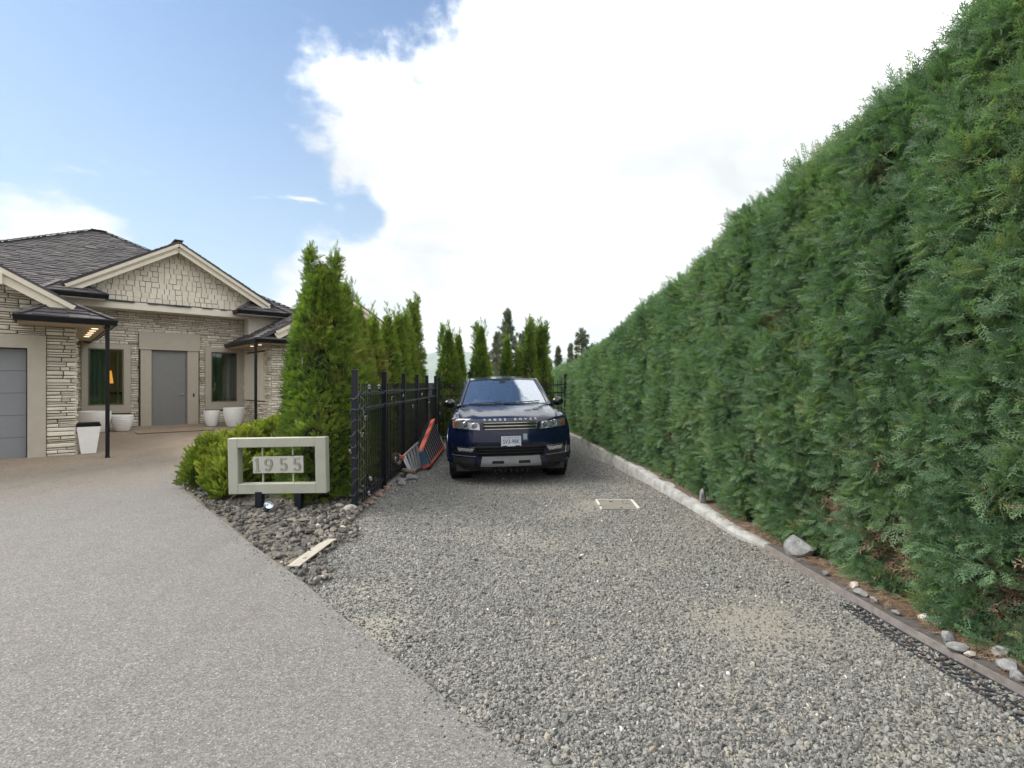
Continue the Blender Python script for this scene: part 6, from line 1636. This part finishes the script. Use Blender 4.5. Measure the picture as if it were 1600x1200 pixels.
# ------------------------------------------------------------ low yellow green shrubs in the bed
def shrub(x, y, r, h, label, seed, tone=0.0):
    g = float(bed_z(np.array(x), np.array(y))); t_ = root('shrub', (x, y, g), label=label, cat='shrub', group='yellow green shrubs in the bed'); rg = np.random.default_rng(seed)
    n = int(520*r*(r+h)*2.2); a = rg.uniform(0, 6.28, n); u = rg.random(n)**.75
    el = np.arcsin(u); k = 1+.16*np.sin(3*a+seed)+.10*np.sin(7*a+seed*2); rad = r*np.cos(el)*k*rg.uniform(.72, 1.04, n)
    C = np.stack([x+rad*np.cos(a), y+rad*np.sin(a), g+.03+h*.86*np.sin(el)*rg.uniform(.8, 1.08, n)], 1); N = unit(np.stack([np.cos(a)*np.cos(el), np.sin(a)*np.cos(el), np.sin(el)+.3], 1))
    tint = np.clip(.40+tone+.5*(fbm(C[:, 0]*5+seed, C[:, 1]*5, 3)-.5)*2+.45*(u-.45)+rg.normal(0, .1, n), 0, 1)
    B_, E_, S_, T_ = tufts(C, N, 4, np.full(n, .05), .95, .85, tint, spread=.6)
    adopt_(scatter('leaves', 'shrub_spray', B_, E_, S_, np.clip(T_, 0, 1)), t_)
    mb = MB()
    for k in range(9):
        an = 6.28*k/9+seed; e = Vector((x+r*.6*math.cos(an), y+r*.6*math.sin(an), g+h*.6)); mb = MB().tube([(x, y, g-.02), (x+r*.25*math.cos(an), y+r*.25*math.sin(an), g+h*.3), e], [.014, .01, .004], 6)
        adopt(mb.build('stem', bark_m), t_)
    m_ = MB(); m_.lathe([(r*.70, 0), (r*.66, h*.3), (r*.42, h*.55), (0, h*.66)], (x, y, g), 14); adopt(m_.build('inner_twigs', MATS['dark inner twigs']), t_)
for i, (px, pyb, pyt, wpx, lab) in enumerate(((318, 762, 683, 78, 'wide yellow green shrub left of the sign, nearest the driveway'),
        (352, 780, 697, 62, 'yellow green shrub directly behind the left end of the sign'),
        (372, 735, 668, 70, 'yellow green shrub behind the first, towards the downspout'),
        (412, 766, 716, 72, 'low shrub seen through the sign frame beneath the numerals'),
        (426, 708, 650, 66, 'tall bright shrub between the wing wall and the front cedar'),
        (398, 700, 662, 52, 'small bright shrub in front of the right downspout'),
        (340, 742, 678, 56, 'middle shrub between the two nearest the driveway'),
        (452, 772, 722, 44, 'shrub tucked between sign and front cedar'))):
    d = 1.54*800/(pyb-600); x = (px-800)/800*d; r = wpx/2/800*d; h = 1.56-(pyt-600)/800*d; shrub(x, d+r*.5, r*1.03, max(h, .3)*1.02, lab, 300+i, .08 if i in (4, 5) else 0)

# ------------------------------------------------------------ pines in the hollow behind
def pine(px, pyt, d, rpx, label, seed, conic=True, tufts_=420):
    x = (px-800)/800*d; top = 1.6-(pyt-600)/800*d; z0 = float(ground_z(np.array(x), np.array(float(d)))); r = rpx/800*d; rg = np.random.default_rng(seed)
    t_ = root('pine_tree', (x, d, z0), label=label, cat='tree', group='pines beyond the back fence')
    adopt(MB().tube([(x, d, z0-.2), (x, d, z0+(top-z0)*.5), (x, d, top-.1)], [.22, .14, .03], 8).build('trunk', bark_m), t_)
    H = top-z0; br = MB(); C = []
    nb_ = 46
    for k in range(nb_):
        t = .34+.64*(k/nb_); a = k*2.4+rg.uniform(-.4, .4); L = r*(1.2*(1-t)/.62+.10)*rg.uniform(.5, 1.2) if conic else r*math.sin(min(1, (1-t)*2.2+.12)*math.pi/2)*rg.uniform(.5, 1.1); zb = z0+H*t
        e = (x+L*math.cos(a), d+L*math.sin(a), zb+L*.25); br.tube([(x, d, zb), (x+L*.5*math.cos(a), d+L*.5*math.sin(a), zb+L*.05), e], [.05, .03, .012], 5)
        for q in range(int(tufts_*.62/nb_)):
            s = rg.uniform(.35, 1.05); C.append((x+L*s*math.cos(a)+rg.normal(0, .10)*L, d+L*s*math.sin(a)+rg.normal(0, .10)*L, zb+L*.25*s+rg.normal(.05, .10)))
    adopt(br.build('limbs', bark_m), t_)
    C = np.array(C+[(x, d, top)]); n = len(C)
    adopt_(scatter('needles', 'pine_tuft', C, rg.uniform(0, 6.28, (n, 3)), rg.uniform(.15, .28, n)*(d/38), np.clip(.5+rg.normal(0, .2, n), 0, 1)), t_)
pine(793, 483, 36, 30, 'tall grey green pine rising behind the middle cedars', 1, tufts_=760)
pine(776, 520, 40, 18, 'smaller pine left of the tall one behind the cedars', 2, tufts_=520)
pine(818, 518, 37, 22, 'bushy pine just right of the tall one behind the cedars', 3, tufts_=560)
pine(830, 497, 39, 14, 'thin pine tip behind the rightmost back cedars', 4, tufts_=420)
pine(872, 541, 42, 13, 'small conical pine between the back cedars and the hedge', 5, tufts_=420)
pine(891, 539, 44, 13, 'narrow pine behind the far end of the hedge', 6, tufts_=420)
pine(909, 516, 45, 25, 'broad round topped pine above the far end of the hedge', 7, False, 640)
pine(925, 538, 45, 16, 'rightmost low pine just above the hedge line', 8, False, 420)
pine(858, 560, 50, 14, 'low distant pine low behind the corner of the fence', 9, tufts_=420)


# ------------------------------------------------------------ air between here and the hills
hz, T = newmat('air'); T.n('ShaderNodeOutputMaterial', {'Volume': T.n('ShaderNodeVolumePrincipled', {'Color': (.80, .92, 1.0, 1), 'Density': HAZE})})
tag(MB().box(-9200, -3200, -63, 9200, 7100, 560).build('haze', hz), kind='stuff')
